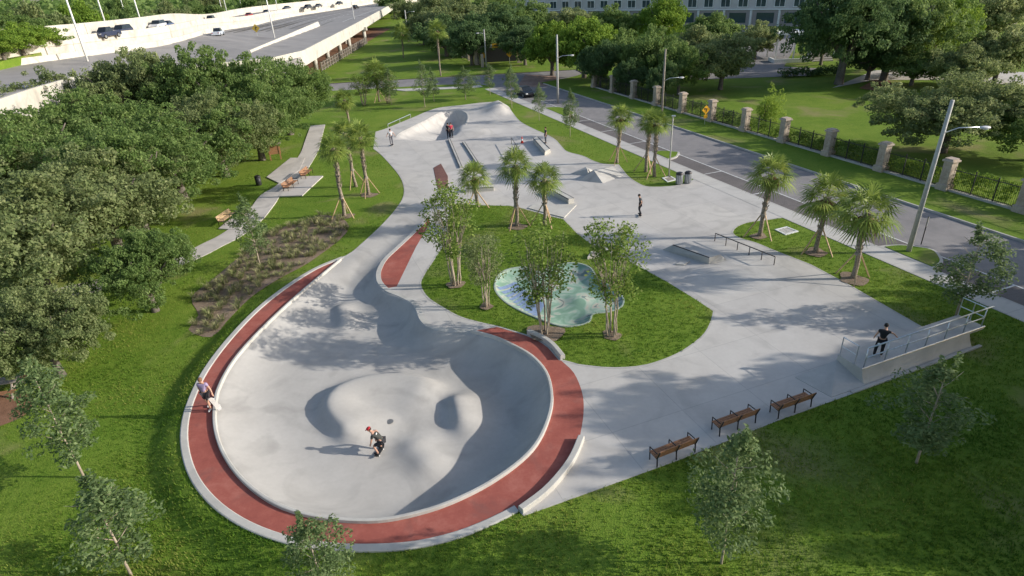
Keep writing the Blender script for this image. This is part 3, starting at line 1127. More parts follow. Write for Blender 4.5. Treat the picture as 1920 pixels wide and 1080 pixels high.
for i in range(7):
    x = 0.15 + (RL - 0.35) * i / 6
    MB().tube([(x, 0.04, rz_ - 0.05), (x, 0.04, rz_ + 1.05)], 0.028, 8).build('post', M['steel'], t, smooth=True)
MB().tube([(0.15, 0.04, rz_ + 1.08), (RL + 0.25, 0.04, rz_ + 1.08)], 0.036, 8).build('top_rail', M['steel'], t, smooth=True)
MB().tube([(0.15, 0.04, rz_ + 0.55), (RL - 0.2, 0.04, rz_ + 0.55)], 0.028, 8).build('mid_rail', M['steel'], t, smooth=True)
for yy in (0.04, PW - 0.05):
    pass
MB().tube([(RL - 0.12, 0.04, rz_ + 1.06), (RL - 0.12, PW - 0.05, rz_ + 1.06), (RL - 0.12, PW - 0.05, rz_ - 0.05)], 0.03, 8).build('end_rail', M['steel'], t)
MB().tube([(RL - 0.12, 0.06, rz_ + 0.55), (RL - 0.12, PW - 0.05, rz_ + 0.55)], 0.026, 8).build('end_rail', M['steel'], t)
MB().tube([(RL - 0.12, PW * .5, rz_ + 1.04), (RL - 0.12, PW * .5, rz_ - 0.05)], 0.026, 8).build('post', M['steel'], t)
MB().tube([(0.05, PW - 0.06, rz_ - 0.05), (0.05, PW - 0.06, rz_ + 1.0), (0.05, 0.45, rz_ + 1.0), (0.05, 0.45, rz_ - 0.05)], 0.03, 8).build('end_rail', M['steel'], t)
MB().tube([(0.05, PW - 0.06, rz_ + 0.5), (0.05, 0.45, rz_ + 0.5)], 0.024, 8).build('end_rail', M['steel'], t)
RAMP = (NA, rdir, rnor)

# ================================================================== STREET FURNITURE
def slat_bench(label, a, b, wood, group=None, side=1, back=True, L=None):
    """two-seat bench: a,b feet of the back frames; seat lies to the left of a->b (side=1)"""
    L = L or math.dist(a, b)
    t = thing('park_bench', label, 'bench', (a[0], a[1], ZG(a) + 0.015 if in_poly([a], OUT)[0] == False else 0.0), heading(a, b), group)
    s = side
    for x in (0.0, L / 2, L):
        f = MB()
        f.tube([(x, 0.0, -0.02), (x, 0.03 * s, 0.42), (x, -0.13 * s, 0.86)], [0.03, 0.03, 0.024], 6)
        f.tube([(x, 0.5 * s, -0.02), (x, 0.52 * s, 0.40), (x, 0.54 * s, 0.64), (x, -0.03 * s, 0.66)], 0.026, 6)
        f.tube([(x, 0.02 * s, 0.39), (x, 0.52 * s, 0.41)], 0.026, 6)
        f.build('bench_frame', M['dark_steel'], t, smooth=True)
    for k in range(5):
        y = (0.08 + 0.095 * k) * s
        MB().box((L / 2, y, 0.445 + 0.004 * k), (L + 0.12, 0.075, 0.03)).build('seat_slat', wood, t)
    for k in range(4):
        z = 0.52 + 0.093 * k
        u = (z - 0.42) / 0.44
        MB().box((L / 2, (0.03 - 0.16 * u) * s + 0.035 * s, z), (L + 0.12, 0.028, 0.08), 0, Matrix.Rotation(0.35 * s, 4, 'X')).build('back_slat', wood, t)
    return t


slat_bench('slatted bench nearest the red ring, its wooden back sunlit orange', G(1232, 876), G(1303, 848), M['wood'], 'benches along the plaza edge')
slat_bench('middle of the three slatted benches along the plaza edge', G(1349, 818), G(1416, 805 - 12), M['wood'], 'benches along the plaza edge')
slat_bench('slatted bench nearest the railed ramp on the plaza edge', G(1459, 785), G(1520, 763), M['wood'], 'benches along the plaza edge')
slat_bench('pale timber bench on a small pad under the oaks', G(411, 424), G(434, 408), M['pale_wood'], side=-1, L=2.0)
slat_bench('brown bench facing the square concrete pad beside the path', G(532, 360), G(560, 340), M['wood'], side=-1, L=2.2)
slat_bench('second brown bench further up the garden path', G(565, 337), G(583, 322), M['wood'], side=-1, L=2.0)


def bin_(label, p):
    t = thing('litter_bin', label, 'litter bin', (p[0], p[1], 0.0), 0.4, 'litter bins by the sidewalk')
    MB().lathe([(0.26, 0.0), (0.29, 0.05), (0.31, 0.9), (0.29, 0.93)], 18).build('bin_body', flat('bin_grey', (0.25, 0.26, 0.27), 0.55, 0.3), t, smooth=True)
    MB().lathe([(0.33, 0.90), (0.34, 0.96), (0.24, 1.08), (0.14, 1.12), (0.13, 1.10)], 18).build('bin_lid', M['dark_steel'], t, smooth=True)
    for k in range(14):
        a = 2 * math.pi * k / 14
        MB().box((0.315 * math.cos(a), 0.315 * math.sin(a), 0.48), (0.02, 0.05, 0.78), a).build('bin_slat', M['steel'], t)
    return t


bin_('grey slatted litter bin on the left of the pair by the lawn', G(1273, 345))
bin_('grey slatted litter bin on the right of the pair by the sidewalk', G(1289, 343))
t = thing('traffic_cone', 'small red traffic cone on the plaza beside the grind box', 'cone', (*G(979, 268), 0))
MB().box((0, 0, 0.02), (0.36, 0.36, 0.04)).build('cone_base', flat('cone_red', (0.55, 0.05, 0.03), 0.5), t)
MB().lathe([(0.15, 0.04), (0.04, 0.72), (0.03, 0.74)], 14).build('cone_body', flat('cone_orange', (0.6, 0.06, 0.035), 0.5), t, smooth=True)
MB().lathe([(0.116, 0.28), (0.086, 0.46)], 14).build('cone_band', M['white'], t, smooth=True)

M['pole_wood'] = layered('pole_timber', [(0.4, (0.20, 0.17, 0.14)), (0.6, (0.32, 0.29, 0.25))], [(2, 1), (20, .8)])
M['pole_conc'] = flat('pole_concrete', (0.42, 0.41, 0.39), 0.7)


def street_pole(label, bpx, ytop, arm_z, arm_dx, r=0.14, mat=None, lean=0.0, arm_len=1.9):
    base = G(*bpx)
    h = height(base, ytop)
    t = thing('utility_pole', label, 'pole', (base[0], base[1], 0.0))
    t.rotation_euler = (0, lean, 0)
    MB().tube([(0, 0, -0.3), (0, 0, h * 0.5), (0, 0, h)], [r, r * 0.85, r * 0.68], 12).build('pole_shaft', mat or M['pole_conc'], t, smooth=True)
    z = h * arm_z
    a = arm_dx
    MB().tube([(0, 0, z), (a[0] * arm_len * .4, a[1] * arm_len * .4, z + 0.35), (a[0] * arm_len, a[1] * arm_len, z + 0.42)], 0.035, 8).build('lamp_arm', M['steel'], t, smooth=True)
    hd = thing_part = MB().ball((a[0] * (arm_len + 0.25), a[1] * (arm_len + 0.25), z + 0.40), (0.36, 0.17, 0.10)).build('lamp_head', flat('lamp_grey', (0.6, 0.6, 0.6), 0.4), t, smooth=True)
    MB().ball((a[0] * (arm_len + 0.3), a[1] * (arm_len + 0.3), z + 0.33), (0.2, 0.12, 0.06)).build('lamp_lens', M['white'], hd, smooth=True)
    return t, h


street_pole('leaning tall utility pole with a street lamp arm on the near kerb island', (1703, 472), 188, 0.80, (0.96, -0.25), 0.16, M['pole_conc'], 0.02)
street_pole('timber utility pole with street lamp behind the middle palms', (1240, 222), 92, 0.55, (0.96, -0.25), 0.17, M['pole_wood'])
street_pole('tall pale utility pole with lamp arm near the parked car', (1046, 192), 65, 0.66, (0.95, -0.3), 0.18, M['pole_conc'])
street_pole('slim street lamp pole beside the dark gateway', (912, 126), 55, 0.86, (-0.95, -0.3), 0.16, M['pole_conc'], 0, 1.2)
street_pole('street lamp pole near the far end of the iron fence', (766, 78), 19, 0.9, (0.95, -0.3), 0.2, M['pole_conc'], 0, 2.5)
pb = G(1254, 331)
hp = height(pb, 219)
t = thing('park_light', 'slim modern park light with a flat head by the litter bins', 'lamp post', (pb[0], pb[1], 0))
MB().tube([(0, 0, -0.05), (0, 0, hp)], [0.07, 0.055], 10).build('post', M['pole_conc'], t, smooth=True)
MB().box((0.05, 0, hp + 0.06), (0.34, 0.22, 0.12)).build('lamp_head', M['steel'], t)
MB().box((0, 0, 0.02), (0.3, 0.3, 0.05)).build('base_plate', M['dark_steel'], t)
for nm, lb, px, yt in (('sign_post', 'thin sign post with a narrow sign on the near kerb island', (1727, 458), 407),):
    q = G(*px)
    h = height(q, yt)
    t = thing(nm, lb, 'sign', (q[0], q[1], 0.04))
    MB().tube([(0, 0, -0.05), (0, 0, h)], 0.035, 8).build('post', M['dark_steel'], t)
    MB().box((0, -0.06, h - 0.35), (0.09, 0.02, 0.66), 0.5).build('sign_plate', M['steel'], t)
# yellow diamond warning sign across the street
q = G(1321, 233)
h = height(q, 197)
t = thing('warning_sign', 'yellow diamond road sign with a black turn arrow before the fence', 'sign', (q[0], q[1], 0), 0.25)
yel = flat('sign_yellow', (0.75, 0.38, 0.02), 0.5)
MB().tube([(0, 0, -0.1), (0, 0, h - 0.1)], 0.035, 8).build('post', M['steel'], t)
dm = MB().box((0, -0.06, h - 0.55), (0.78, 0.02, 0.78), 0, Matrix.Rotation(math.pi / 4, 4, 'Y')).build('sign_plate', yel, t)
MB().box((0.02, -0.08, h - 0.62), (0.10, 0.012, 0.34)).box((-0.08, -0.08, h - 0.42), (0.28, 0.012, 0.10)).add([(-0.16, -0.08, h - 0.27), (-0.16, -0.08, h - 0.57), (-0.34, -0.08, h - 0.42)], [(0, 1, 2)]).build('arrow_mark', M['black'], dm)
MB().box((0, -0.06, h - 1.35), (0.5, 0.02, 0.42)).build('speed_plate', yel, t)
# access covers in the lawns
for lb, pts in (('white framed square access cover set in the right lawn', [(1455, 431), (1475, 426), (1495, 434), (1473, 440)]),
                ('dark access cover in the lawn beside the litter bins', [(1243, 334), (1257, 331), (1268, 337), (1252, 341)])):
    P4 = GL(pts)
    c = (sum(p[0] for p in P4) / 4, sum(p[1] for p in P4) / 4)
    t = thing('access_cover', lb, 'cover', (c[0], c[1], 0))
    rr = [(p[0] - c[0], p[1] - c[1]) for p in P4]
    MB().sweep(rr, [(-0.09, -0.05), (-0.09, 0.04), (0.09, 0.04), (0.09, -0.05)], closed=True).build('cover_frame', M['white'], t, fix=True)
    MB().prism([(x * .9, y * .9) for x, y in rr], -0.05, 0.02).build('cover_lid', M['kerb'] if 'white' in lb else M['grey_wood'], t)
P4 = GL([(1101, 489), (1122, 485), (1127, 480), (1108, 478)])
c = (sum(p[0] for p in P4) / 4, sum(p[1] for p in P4) / 4)
t = thing('stone_block', 'small pale stone slab seat on the island lawn', 'stone', (c[0], c[1], 0.08))
MB().prism([(p[0] - c[0], p[1] - c[1]) for p in P4], -0.1, 0.22).build('slab_top', M['path'], t, bevel=0.03)
MB().prism([((p[0] - c[0]) * .5, (p[1] - c[1]) * .5) for p in P4], 0.2, 0.26).build('slab_plate', M['grey_wood'], t)
# ================================================================== VEGETATION
def leaf_quads(C, N, length, width, curl=0.0):
    """one quad per leaf: centres C (n,3), normals N (n,3)"""
    n = len(C)
    N = N / (np.linalg.norm(N, axis=1, keepdims=True) + 1e-9)
    A = RNG.normal(size=(n, 3))
    A -= N * (A * N).sum(1, keepdims=True)
    A /= np.linalg.norm(A, axis=1, keepdims=True) + 1e-9
    B = np.cross(N, A)
    s = RNG.uniform(0.7, 1.25, (n, 1))
    L, Wd = A * length * s * 0.5, B * width * s * 0.5
    V = np.stack([C - L, C + Wd - L * 0.1, C + L, C - Wd - L * 0.1], 1).reshape(-1, 3)
    F = np.arange(n * 4).reshape(n, 4)
    return V, F


def cloud(centres, radii, counts, outward=0.55, up=0.35, shell=0.55):
    """leaf positions and normals spread through lobes"""
    Cs, Ns = [], []
    for c, r, k in zip(centres, radii, counts):
        d = RNG.normal(size=(k, 3))
        d /= np.linalg.norm(d, axis=1, keepdims=True)
        u = RNG.uniform(0, 1, (k, 1)) ** (1 / 3)
        u = shell * (0.72 + 0.33 * RNG.uniform(0, 1, (k, 1))) + (1 - shell) * u
        rr = np.asarray(r) if hasattr(r, '__len__') else np.array([r, r, r])
        Cs.append(np.asarray(c) + d * u * rr)
        Ns.append(d * outward + np.array([0, 0, up]) + RNG.normal(size=(k, 3)) * 0.55)
    return np.concatenate(Cs), np.concatenate(Ns)


def limb(b, p0, p1, r0, r1, wob=0.08, n=5, sides=7):
    p0, p1 = Vector(p0), Vector(p1)
    L = (p1 - p0).length
    pts, rad = [], []
    for i in range(n + 1):
        t = i / n
        p = p0.lerp(p1, t)
        if 0 < i < n:
            p += Vector((random.uniform(-1, 1), random.uniform(-1, 1), random.uniform(-.5, .5))) * wob * L
        pts.append(p)
        rad.append(r0 + (r1 - r0) * t)
    b.tube(pts, rad, sides)
    return pts


M['bark'] = layered('bark', [(0.4, (0.09, 0.075, 0.06)), (0.6, (0.19, 0.165, 0.14))], [(3, 1), (25, 1)], bump=0.5, bscale=30)
M['pale_bark'] = layered('pale_bark', [(0.4, (0.30, 0.24, 0.18)), (0.6, (0.46, 0.39, 0.31))], [(4, 1), (30, .6)])
M['palm_bark'] = layered('palm_bark', [(0.38, (0.13, 0.10, 0.075)), (0.5, (0.26, 0.21, 0.16)), (0.62, (0.42, 0.36, 0.29))], [(9, 1), (40, .7)], bump=0.7, bscale=25)
M['oak'] = leafmat('oak_leaf', (0.085, 0.15, 0.042), (0.15, 0.23, 0.065), (0.27, 0.35, 0.13), 0.7, 0.45)
M['oak_grey'] = leafmat('grey_oak_leaf', (0.115, 0.16, 0.06), (0.20, 0.25, 0.10), (0.34, 0.37, 0.18), 0.7, 0.45)
M['oak_lime'] = leafmat('lime_leaf', (0.085, 0.16, 0.022), (0.17, 0.275, 0.038), (0.28, 0.38, 0.065))
M['oak_dark'] = leafmat('dark_leaf', (0.055, 0.105, 0.042), (0.095, 0.16, 0.060), (0.16, 0.235, 0.09), 0.7, 0.4)
M['young'] = leafmat('young_oak_leaf', (0.085, 0.14, 0.055), (0.15, 0.215, 0.085), (0.28, 0.34, 0.16), 0.6, 0.4)
M['myrtle'] = leafmat('myrtle_leaf', (0.085, 0.15, 0.028), (0.17, 0.25, 0.05), (0.28, 0.33, 0.09))
M['palm'] = leafmat('palm_leaf', (0.085, 0.140, 0.030), (0.179, 0.254, 0.056), (0.356, 0.413, 0.104), 0.4, 0.3)
M['palm_dead'] = leafmat('dry_palm_leaf', (0.14, 0.10, 0.045), (0.25, 0.19, 0.09), None, 0.7, 0.2)
M['reed'] = leafmat('reed_leaf', (0.12, 0.16, 0.05), (0.24, 0.255, 0.11), (0.38, 0.35, 0.20), 0.7, 0.3)
M['mulch'] = layered('mulch', [(0.35, (0.13, 0.095, 0.065)), (0.5, (0.24, 0.18, 0.13)), (0.66, (0.36, 0.28, 0.21))], [(0.6, .8), (5, .8), (35, 1.2)], bump=0.9, bscale=30)
M['dirt'] = layered('bare_dirt', [(0.38, (0.17, 0.085, 0.05)), (0.55, (0.26, 0.14, 0.085)), (0.68, (0.34, 0.22, 0.14))], [(0.5, .8), (4, .8), (30, 1)], bump=0.6, bscale=25)


def crown_mesh(name, kind):
    """unit crowns: height 1 from crown base to top, half width about 0.5"""
    if kind in ('oak', 'far'):   # broad, lobed crown in metres: radius 6, top at 7; the far one has fewer, larger leaves
        near = kind == 'oak'
        lob, rad = [], []
        # a few main masses give an uneven outline, small lobes cover them
        main = []
        for k in range(13):
            a = k * 2.4 + random.uniform(-.3, .3)
            q = random.uniform(1.2, 3.9)
            main.append((q * math.cos(a), q * math.sin(a), random.uniform(2.7, 4.9 - 0.3 * q), random.uniform(1.6, 2.3)))
        main.append((random.uniform(-.6, .6), random.uniform(-.6, .6), 4.8, 1.9))
        for _ in range(520 if near else 170):
            mx, my, mz, mr = random.choice(main)
            d = Vector((random.gauss(0, 1), random.gauss(0, 1), random.gauss(0.2, 0.8))).normalized()
            k = mr * random.uniform(0.55, 1.16)
            lob.append((mx + d.x * k, my + d.y * k, max(1.5, mz + d.z * k * 0.8)))
            r = random.uniform(0.22, 0.6) if near else random.uniform(0.45, 0.95)
            rad.append((r * random.uniform(.8, 1.3), r * random.uniform(.8, 1.3), r * random.uniform(0.45, 0.8)))
        for mx, my, mz, mr in main:
            lob.append((mx, my, mz))
            rad.append((mr * .8, mr * .8, mr * .7))
        cnt = [int((310 if near else 140) * (min(r[0] * r[1], 1.2) + (0.1 if near else 0.2))) for r in rad]
        C, N = cloud(lob, rad, cnt, 0.4, 0.45, 0.3)
        V, F = leaf_quads(C, N, *((0.19, 0.10) if near else (0.32, 0.18)))
        lobr = RNG.uniform(0, 1, len(lob))
        col = np.concatenate([np.clip(RNG.normal(0.3 + 0.4 * lobr[i], 0.17, k), 0, 1) for i, k in enumerate(cnt)])
    elif kind == 'young':        # egg-shaped young oak, crown 2.2 wide 2.9 tall starting at z 1.2
        lob, rad = [], []
        skew, pw, sx_ = random.uniform(-.25, .25), random.uniform(.55, 1.05), random.uniform(-.25, .25)
        for _ in range(random.randint(46, 66)):
            z = random.uniform(0.0, 1.0)
            w = random.uniform(.8, 1.25) * (math.sin(math.pi * min(1, (z * 0.86 + 0.14))) ** pw)
            a, q = random.uniform(0, 6.28), random.uniform(0.35, 1.0)
            lob.append((w * q * math.cos(a) + skew * z, w * q * math.sin(a) + sx_ * z, 1.15 + 2.85 * z))
            r_ = random.uniform(.16, .44)
            rad.append((r_, r_ * random.uniform(.7, 1.2), r_ * random.uniform(.6, 1.1)))
        for _ in range(5):
            a = random.uniform(0, 6.28)
            lob.append((0.15 * math.cos(a), 0.15 * math.sin(a), 4.0 + random.uniform(0, .45)))
            rad.append((0.09, 0.09, 0.32))
        cnt = [int(32 + 390 * r[0] * r[1]) for r in rad]
        C, N = cloud(lob, rad, cnt, 0.5, 0.5, 0.3)
        V, F = leaf_quads(C, N, 0.125, 0.058)
        col = np.clip(RNG.normal(0.45, 0.22, len(F)), 0, 1)
    elif kind == 'myrtle':       # sparse open vase, leaves at the twig tips, z 1.6 to 5
        lob, rad = [], []
        for _ in range(95):
            z = random.uniform(0.0, 1.0)
            w = 0.45 + 0.75 * math.sin(math.pi * (0.15 + 0.72 * z))
            a, q = random.uniform(0, 6.28), random.uniform(0.25, 1.0)
            lob.append((w * q * math.cos(a), w * q * math.sin(a), 1.9 + 3.0 * z))
            rad.append((random.uniform(0.2, 0.36), random.uniform(0.2, 0.36), random.uniform(0.22, 0.45)))
        cnt = [int(34 * random.uniform(0.5, 1.4)) for r in rad]
        C, N = cloud(lob, rad, cnt, 0.4, 0.5, 0.15)
        V, F = leaf_quads(C, N, 0.13, 0.075)
        col = np.clip(RNG.normal(0.45, 0.25, len(F)), 0, 1)
    return np_mesh(name, V, F, None, False, col)


def trunk_mesh(kind):
    b = MB()
    if kind == 'oak':
        b.tube([(0, 0, -0.4), (0.05, 0, 0.3), (0.1, 0.05, 1.5)], [0.62, 0.46, 0.40], 10)
        for k in range(6):
            a = k * 1.05 + random.uniform(-.3, .3)
            m = (1.9 * math.cos(a), 1.9 * math.sin(a), 2.5 + random.uniform(-.2, .5))
            limb(b, (0.1, 0.05, 1.35), m, 0.27, 0.16, 0.05, 4)
            for j in range(3):
                a2 = a + random.uniform(-.6, .6)
                q = (random.uniform(3.4, 4.6) * math.cos(a2), random.uniform(3.4, 4.6) * math.sin(a2), random.uniform(2.6, 5.0))
                limb(b, m, q, 0.14, 0.04, 0.06, 4, 5)
    elif kind == 'young':
        b.tube([(0, 0, -0.3), (0.01, 0, 0.7), (-0.02, 0.02, 1.6), (0.0, 0.0, 3.9)], [0.055, 0.045, 0.038, 0.012], 8)
        for k in range(12):
            a, z = k * 2.4, 1.35 + k * 0.19
            limb(b, (0, 0, z), (0.75 * math.cos(a), 0.75 * math.sin(a), z + 0.5), 0.02, 0.006, 0.05, 3, 4)
    elif kind == 'myrtle':
        for k in range(7):
            a = k * 0.9 + random.uniform(-.2, .2)
            r = random.uniform(0.5, 1.0)
            p = limb(b, (0.13 * math.cos(a), 0.13 * math.sin(a), -0.15), (0.42 * r * math.cos(a), 0.42 * r * math.sin(a), 2.3), 0.036, 0.024, 0.018, 5, 6)
            for j in range(4):
                a2 = a + random.uniform(-.8, .8)
                z = random.uniform(3.4, 4.7)
                m = limb(b, p[-1 - (j % 2)], (random.uniform(.4, 1.05) * math.cos(a2), random.uniform(.4, 1.05) * math.sin(a2), z), 0.018, 0.006, 0.03, 4, 4)
    return b.mesh(kind + '_trunk', M['bark'] if kind == 'oak' else M['pale_bark'], True)


random.seed(11)
CROWN = {k: [crown_mesh(f'{k}_crown', k) for _ in range(n)] for k, n in (('oak', 4), ('far', 4), ('young', 7), ('myrtle', 4))}
TRUNK = {k: [trunk_mesh(k) for _ in range(n)] for k, n in (('oak', 3), ('young', 3), ('myrtle', 4))}


def leafy(name, me, mat, parent=None):
    """object sharing the leaf mesh, its material held on the object"""
    if not me.materials:
        me.materials.append(M['oak'])
    o = bpy.data.objects.new(name, me)
    link(o, parent)
    o.material_slots[0].link = 'OBJECT'
    o.material_slots[0].material = mat
    return o


def tree(name, label, cat, base, kind, mat, sx, sz, rz=None, group=None, var=None, z=None, trunk=True, sy=None):
    z = ZG(base) if z is None else z
    t = thing(name, label, cat, (base[0], base[1], z), random.uniform(0, 6.28) if rz is None else rz, group)
    v = random.randrange(100) if var is None else var
    tk = 'oak' if kind == 'far' else kind
    leafy('crown', CROWN[kind][v % len(CROWN[kind])], mat, t)
    if trunk:
        k = bpy.data.objects.new('trunk', TRUNK[tk][v % len(TRUNK[tk])])
        link(k, t)
    for ch in t.children:
        ch.scale = (sx, sy or sx, sz)
    if trunk and kind in ('oak', 'far', 'young'):
        k.scale = (sx * 0.72, sx * 0.72, sz)
    return t


# ---- live oaks on the left: (base px, half width m, height m, leaf)
oaks = [((345, 372), 7.4, 195, 'oak', 'large dark live oak standing in the middle of the left grove'),
        ((95, 560), 7.4, 330, 'oak_grey', 'nearest grey green live oak at the left edge'),
        ((225, 470), 6.6, 275, 'oak_grey', 'spreading grey green live oak just above the lower lawn tongue'),
        ((20, 425), 8.0, 225, 'oak_grey', 'live oak cut by the left edge above the nearest oak'),
        ((205, 350), 8.0, 165, 'oak', 'live oak behind the grey oaks on the left'),
        ((492, 300), 6.4, 150, 'oak', 'live oak shading the upper garden path'),
        ((420, 285), 7.6, 84, 'oak', 'tall live oak below the highway sign'),
        ((290, 290), 7.6, 90, 'oak_grey', 'brownish live oak in front of the highway pavement'),
        ((545, 252), 6.4, 105, 'oak', 'live oak at the right end of the grove by the ramp piers'),
        ((140, 300), 7.6, 140, 'oak_grey', 'live oak furthest left against the highway barrier'),
        ((90, 400), 7.0, 200, 'oak', 'green live oak wedged between the two left edge oaks'),
        ((270, 430), 6.2, 235, 'oak', 'green live oak in front of the large middle oak'),
        ((425, 330), 6.0, 170, 'oak_grey', 'grey green live oak left of the timber stand'),
        ((40, 330), 7.5, 165, 'oak_grey', 'live oak in the upper left corner of the grove'),
        ((110, 690), 3.8, 520, 'oak_grey', 'low bushy oak above the picnic table'),
        ((290, 575), 4.0, 425, 'oak', 'rounded small oak hanging over the mulch bed')]
random.seed(5)
for i, (px, hw, yt, mt, lb) in enumerate(oaks):
    b = G(*px)
    tree('live_oak', lb, 'tree', b, 'oak', M[mt], hw * (1.12 if hw > 5 else 1.0) / 6.0, height(b, yt) / 6.1, group='live oaks of the left grove', var=i)

# ---- young staked oaks
def young(label, bpx, ytop, wpx, var, group):
    b = G(*bpx)
    z = ZG(b)
    if not (bpx[0] > 700 and bpx[1] < 300):
        b = G(bpx[0], bpx[1], z)
    h = height(b, ytop, z)
    dist = math.dist((b[0], b[1], 0), (0, 0, CAMZ - 2))
    hw = wpx / 2 / FPX * dist
    return tree('young_oak', label, 'tree', b, 'young', M['young'], hw / 1.25, h / 4.3, group=group, var=var, z=z)


young('young oak standing nearest the camera below the first bench', (1352, 1056), 815, 160, 0, 'young oaks on the near lawn')
young('young oak on the shaded right lawn below the railed ramp', (1718, 868), 678, 150, 1, 'young oaks on the near lawn')
young('young oak beyond the railed ramp beside the sidewalk', (1792, 592), 428, 112, 2, 'young oaks on the near lawn')
young('young oak whose top covers the bottom of the red ring', (612, 1125), 968, 135, 3, 'young oaks on the near lawn')
young('young oak at the bottom left corner of the lawn', (246, 1078), 905, 160, 4, 'young oaks on the near lawn')
young('leaning young oak in front of the picnic table', (158, 896), 690, 130, 5, 'young oaks on the near lawn')
young('young oak growing from the reed bed beside the path', (489, 502), 372, 78, 6, 'young oaks on the near lawn')
for i, (b_, yt, w, lb) in enumerate((((734, 196), 132, 38, 'first young oak from the left in the row behind the plaza'), ((797, 201), 117, 42, 'tall young oak behind the back pocket in the row'),
                                     ((814, 191), 130, 34, 'slim young oak just right of the tall one behind the pocket'), ((873, 187), 128, 52, 'broad young oak behind the far corner of the plaza'),
                                     ((919, 178), 122, 32, 'narrow young oak at the bend of the sidewalk'), ((960, 203), 128, 36, 'young oak beside the corner quarter pipe'),
                                     ((1011, 226), 160, 36, 'young oak second from the right on the street lawn'), ((1069, 256), 172, 40, 'young oak furthest right on the street lawn, nearest the palms'))):
    young(lb, b_, yt, w, i, 'young oaks behind the plaza')

# ---- crepe myrtles
for i, (b_, yt, w, lb) in enumerate((((855, 537), 343, 110, 'multi stemmed tree furthest left on the grass island'), ((912, 577), 440, 80, 'small pale multi stemmed tree second from the left on the island'),
                                     ((1022, 628), 425, 128, 'multi stemmed tree in front of the painted pool'), ((1146, 632), 412, 118, 'multi stemmed tree at the right of the painted pool'),
                                     ((683, 197), 138, 46, 'bare brownish multi stemmed tree left of the far palm'), ((728, 193), 128, 44, 'olive multi stemmed tree right of the far palm'))):
    b = G(*b_)
    h = height(b, yt)
    dist = math.dist((b[0], b[1], 0), (0, 0, CAMZ - 2))
    tree('crepe_myrtle', lb, 'tree', b, 'myrtle', M['myrtle'] if i not in (1,) else M['oak_grey'], w / 2 / FPX * dist / 1.2, h / 5.1, group='multi stemmed small trees', var=i, z=0.07 if i < 4 else None)

# ---- sabal palms
def palm_crown(seed, n=30):
    r = random.Random(seed)
    V, F, Cc, DV, DF = [], [], [], [], []
    for k in range(n):
        az = k * 2.39996 + r.uniform(-.2, .2)
        el = math.radians(82 - 118 * (k / n) ** 0.85 + r.uniform(-8, 8))
        pet = r.uniform(0.55, 0.8)
        d = np.array([math.cos(az) * math.cos(el), math.sin(az) * math.cos(el), math.sin(el)])
        side = np.array([-math.sin(az), math.cos(az), 0.0])
        upv = np.cross(d, side) * -1
        upv = np.cross(side, d)
        base = np.array([0, 0, 0.0]) + d * 0.06
        hub = base + d * pet + np.array([0, 0, -0.06])
        tone = r.uniform(0.25, 0.8)
        # petiole
        q = len(V)
        w = 0.018
        V += [base - side * w, base + side * w, hub + side * w, hub - side * w]
        F.append((q, q + 1, q + 2, q + 3))
        Cc.append(tone)
        m = 17
        for j in range(m):
            f = (j / (m - 1) - 0.5) * math.radians(215)
            ld = d * math.cos(f) + side * math.sin(f)
            L = r.uniform(0.75, 0.95) * (0.8 + 0.25 * math.cos(f))
            wd = np.cross(ld, upv)
            wd /= np.linalg.norm(wd)
            mid = hub + ld * L * 0.55 + upv * 0.07 * abs(math.sin(f)) + np.array([0, 0, -0.03])
            tip = hub + ld * L + np.array([0, 0, -0.16 - 0.22 * r.random() - 0.1 * max(0, 0.6 - math.sin(el))])
            w2 = 0.036
            q = len(V)
            V += [hub, mid + wd * w2, tip, mid - wd * w2]
            F.append((q, q + 1, q + 2, q + 3))
            Cc.append(min(1, max(0, tone + r.uniform(-.25, .25))))
    return np_mesh('palm_crown', np.array(V), np.array(F), M['palm'], False, np.array(Cc))


def palm_skirt(seed):
    r = random.Random(seed)
    V, F, C = [], [], []
    for k in range(9):
        az = r.uniform(0, 6.28)
        base = np.array([0.12 * math.cos(az), 0.12 * math.sin(az), -0.12])
        for j in range(9):
            a2 = az + (j - 4) * 0.16
            tip = np.array([0.45 * math.cos(a2), 0.45 * math.sin(a2), -0.75 - 0.3 * r.random()])
            mid = np.array([0.42 * math.cos(a2), 0.42 * math.sin(a2), -0.3])
            sd = np.array([-math.sin(a2), math.cos(a2), 0]) * 0.03
            q = len(V)
            V += [base, mid + sd, tip, mid - sd]
            F.append((q, q + 1, q + 2, q + 3))
            C.append(r.random())
    return np_mesh('palm_skirt', np.array(V), np.array(F), M['palm_dead'], False, np.array(C))


PCROWN = [palm_crown(s, 34) for s in (1, 2, 3)]
PSKIRT = [palm_skirt(s) for s in (4, 5)]


def palm_trunk(h, r=0.15):
    b = MB()
    n = max(4, int(h / 0.5))
    pts = [(0.05 * math.sin(i * 0.9), 0.04 * math.cos(i * 1.1), -0.2 + (h + 0.2) * i / n) for i in range(n + 1)]
    b.tube(pts, [r * (1.35 if i == 0 else 1.0 + 0.06 * math.sin(i * 2.1)) for i in range(n + 1)], 10)
    return b


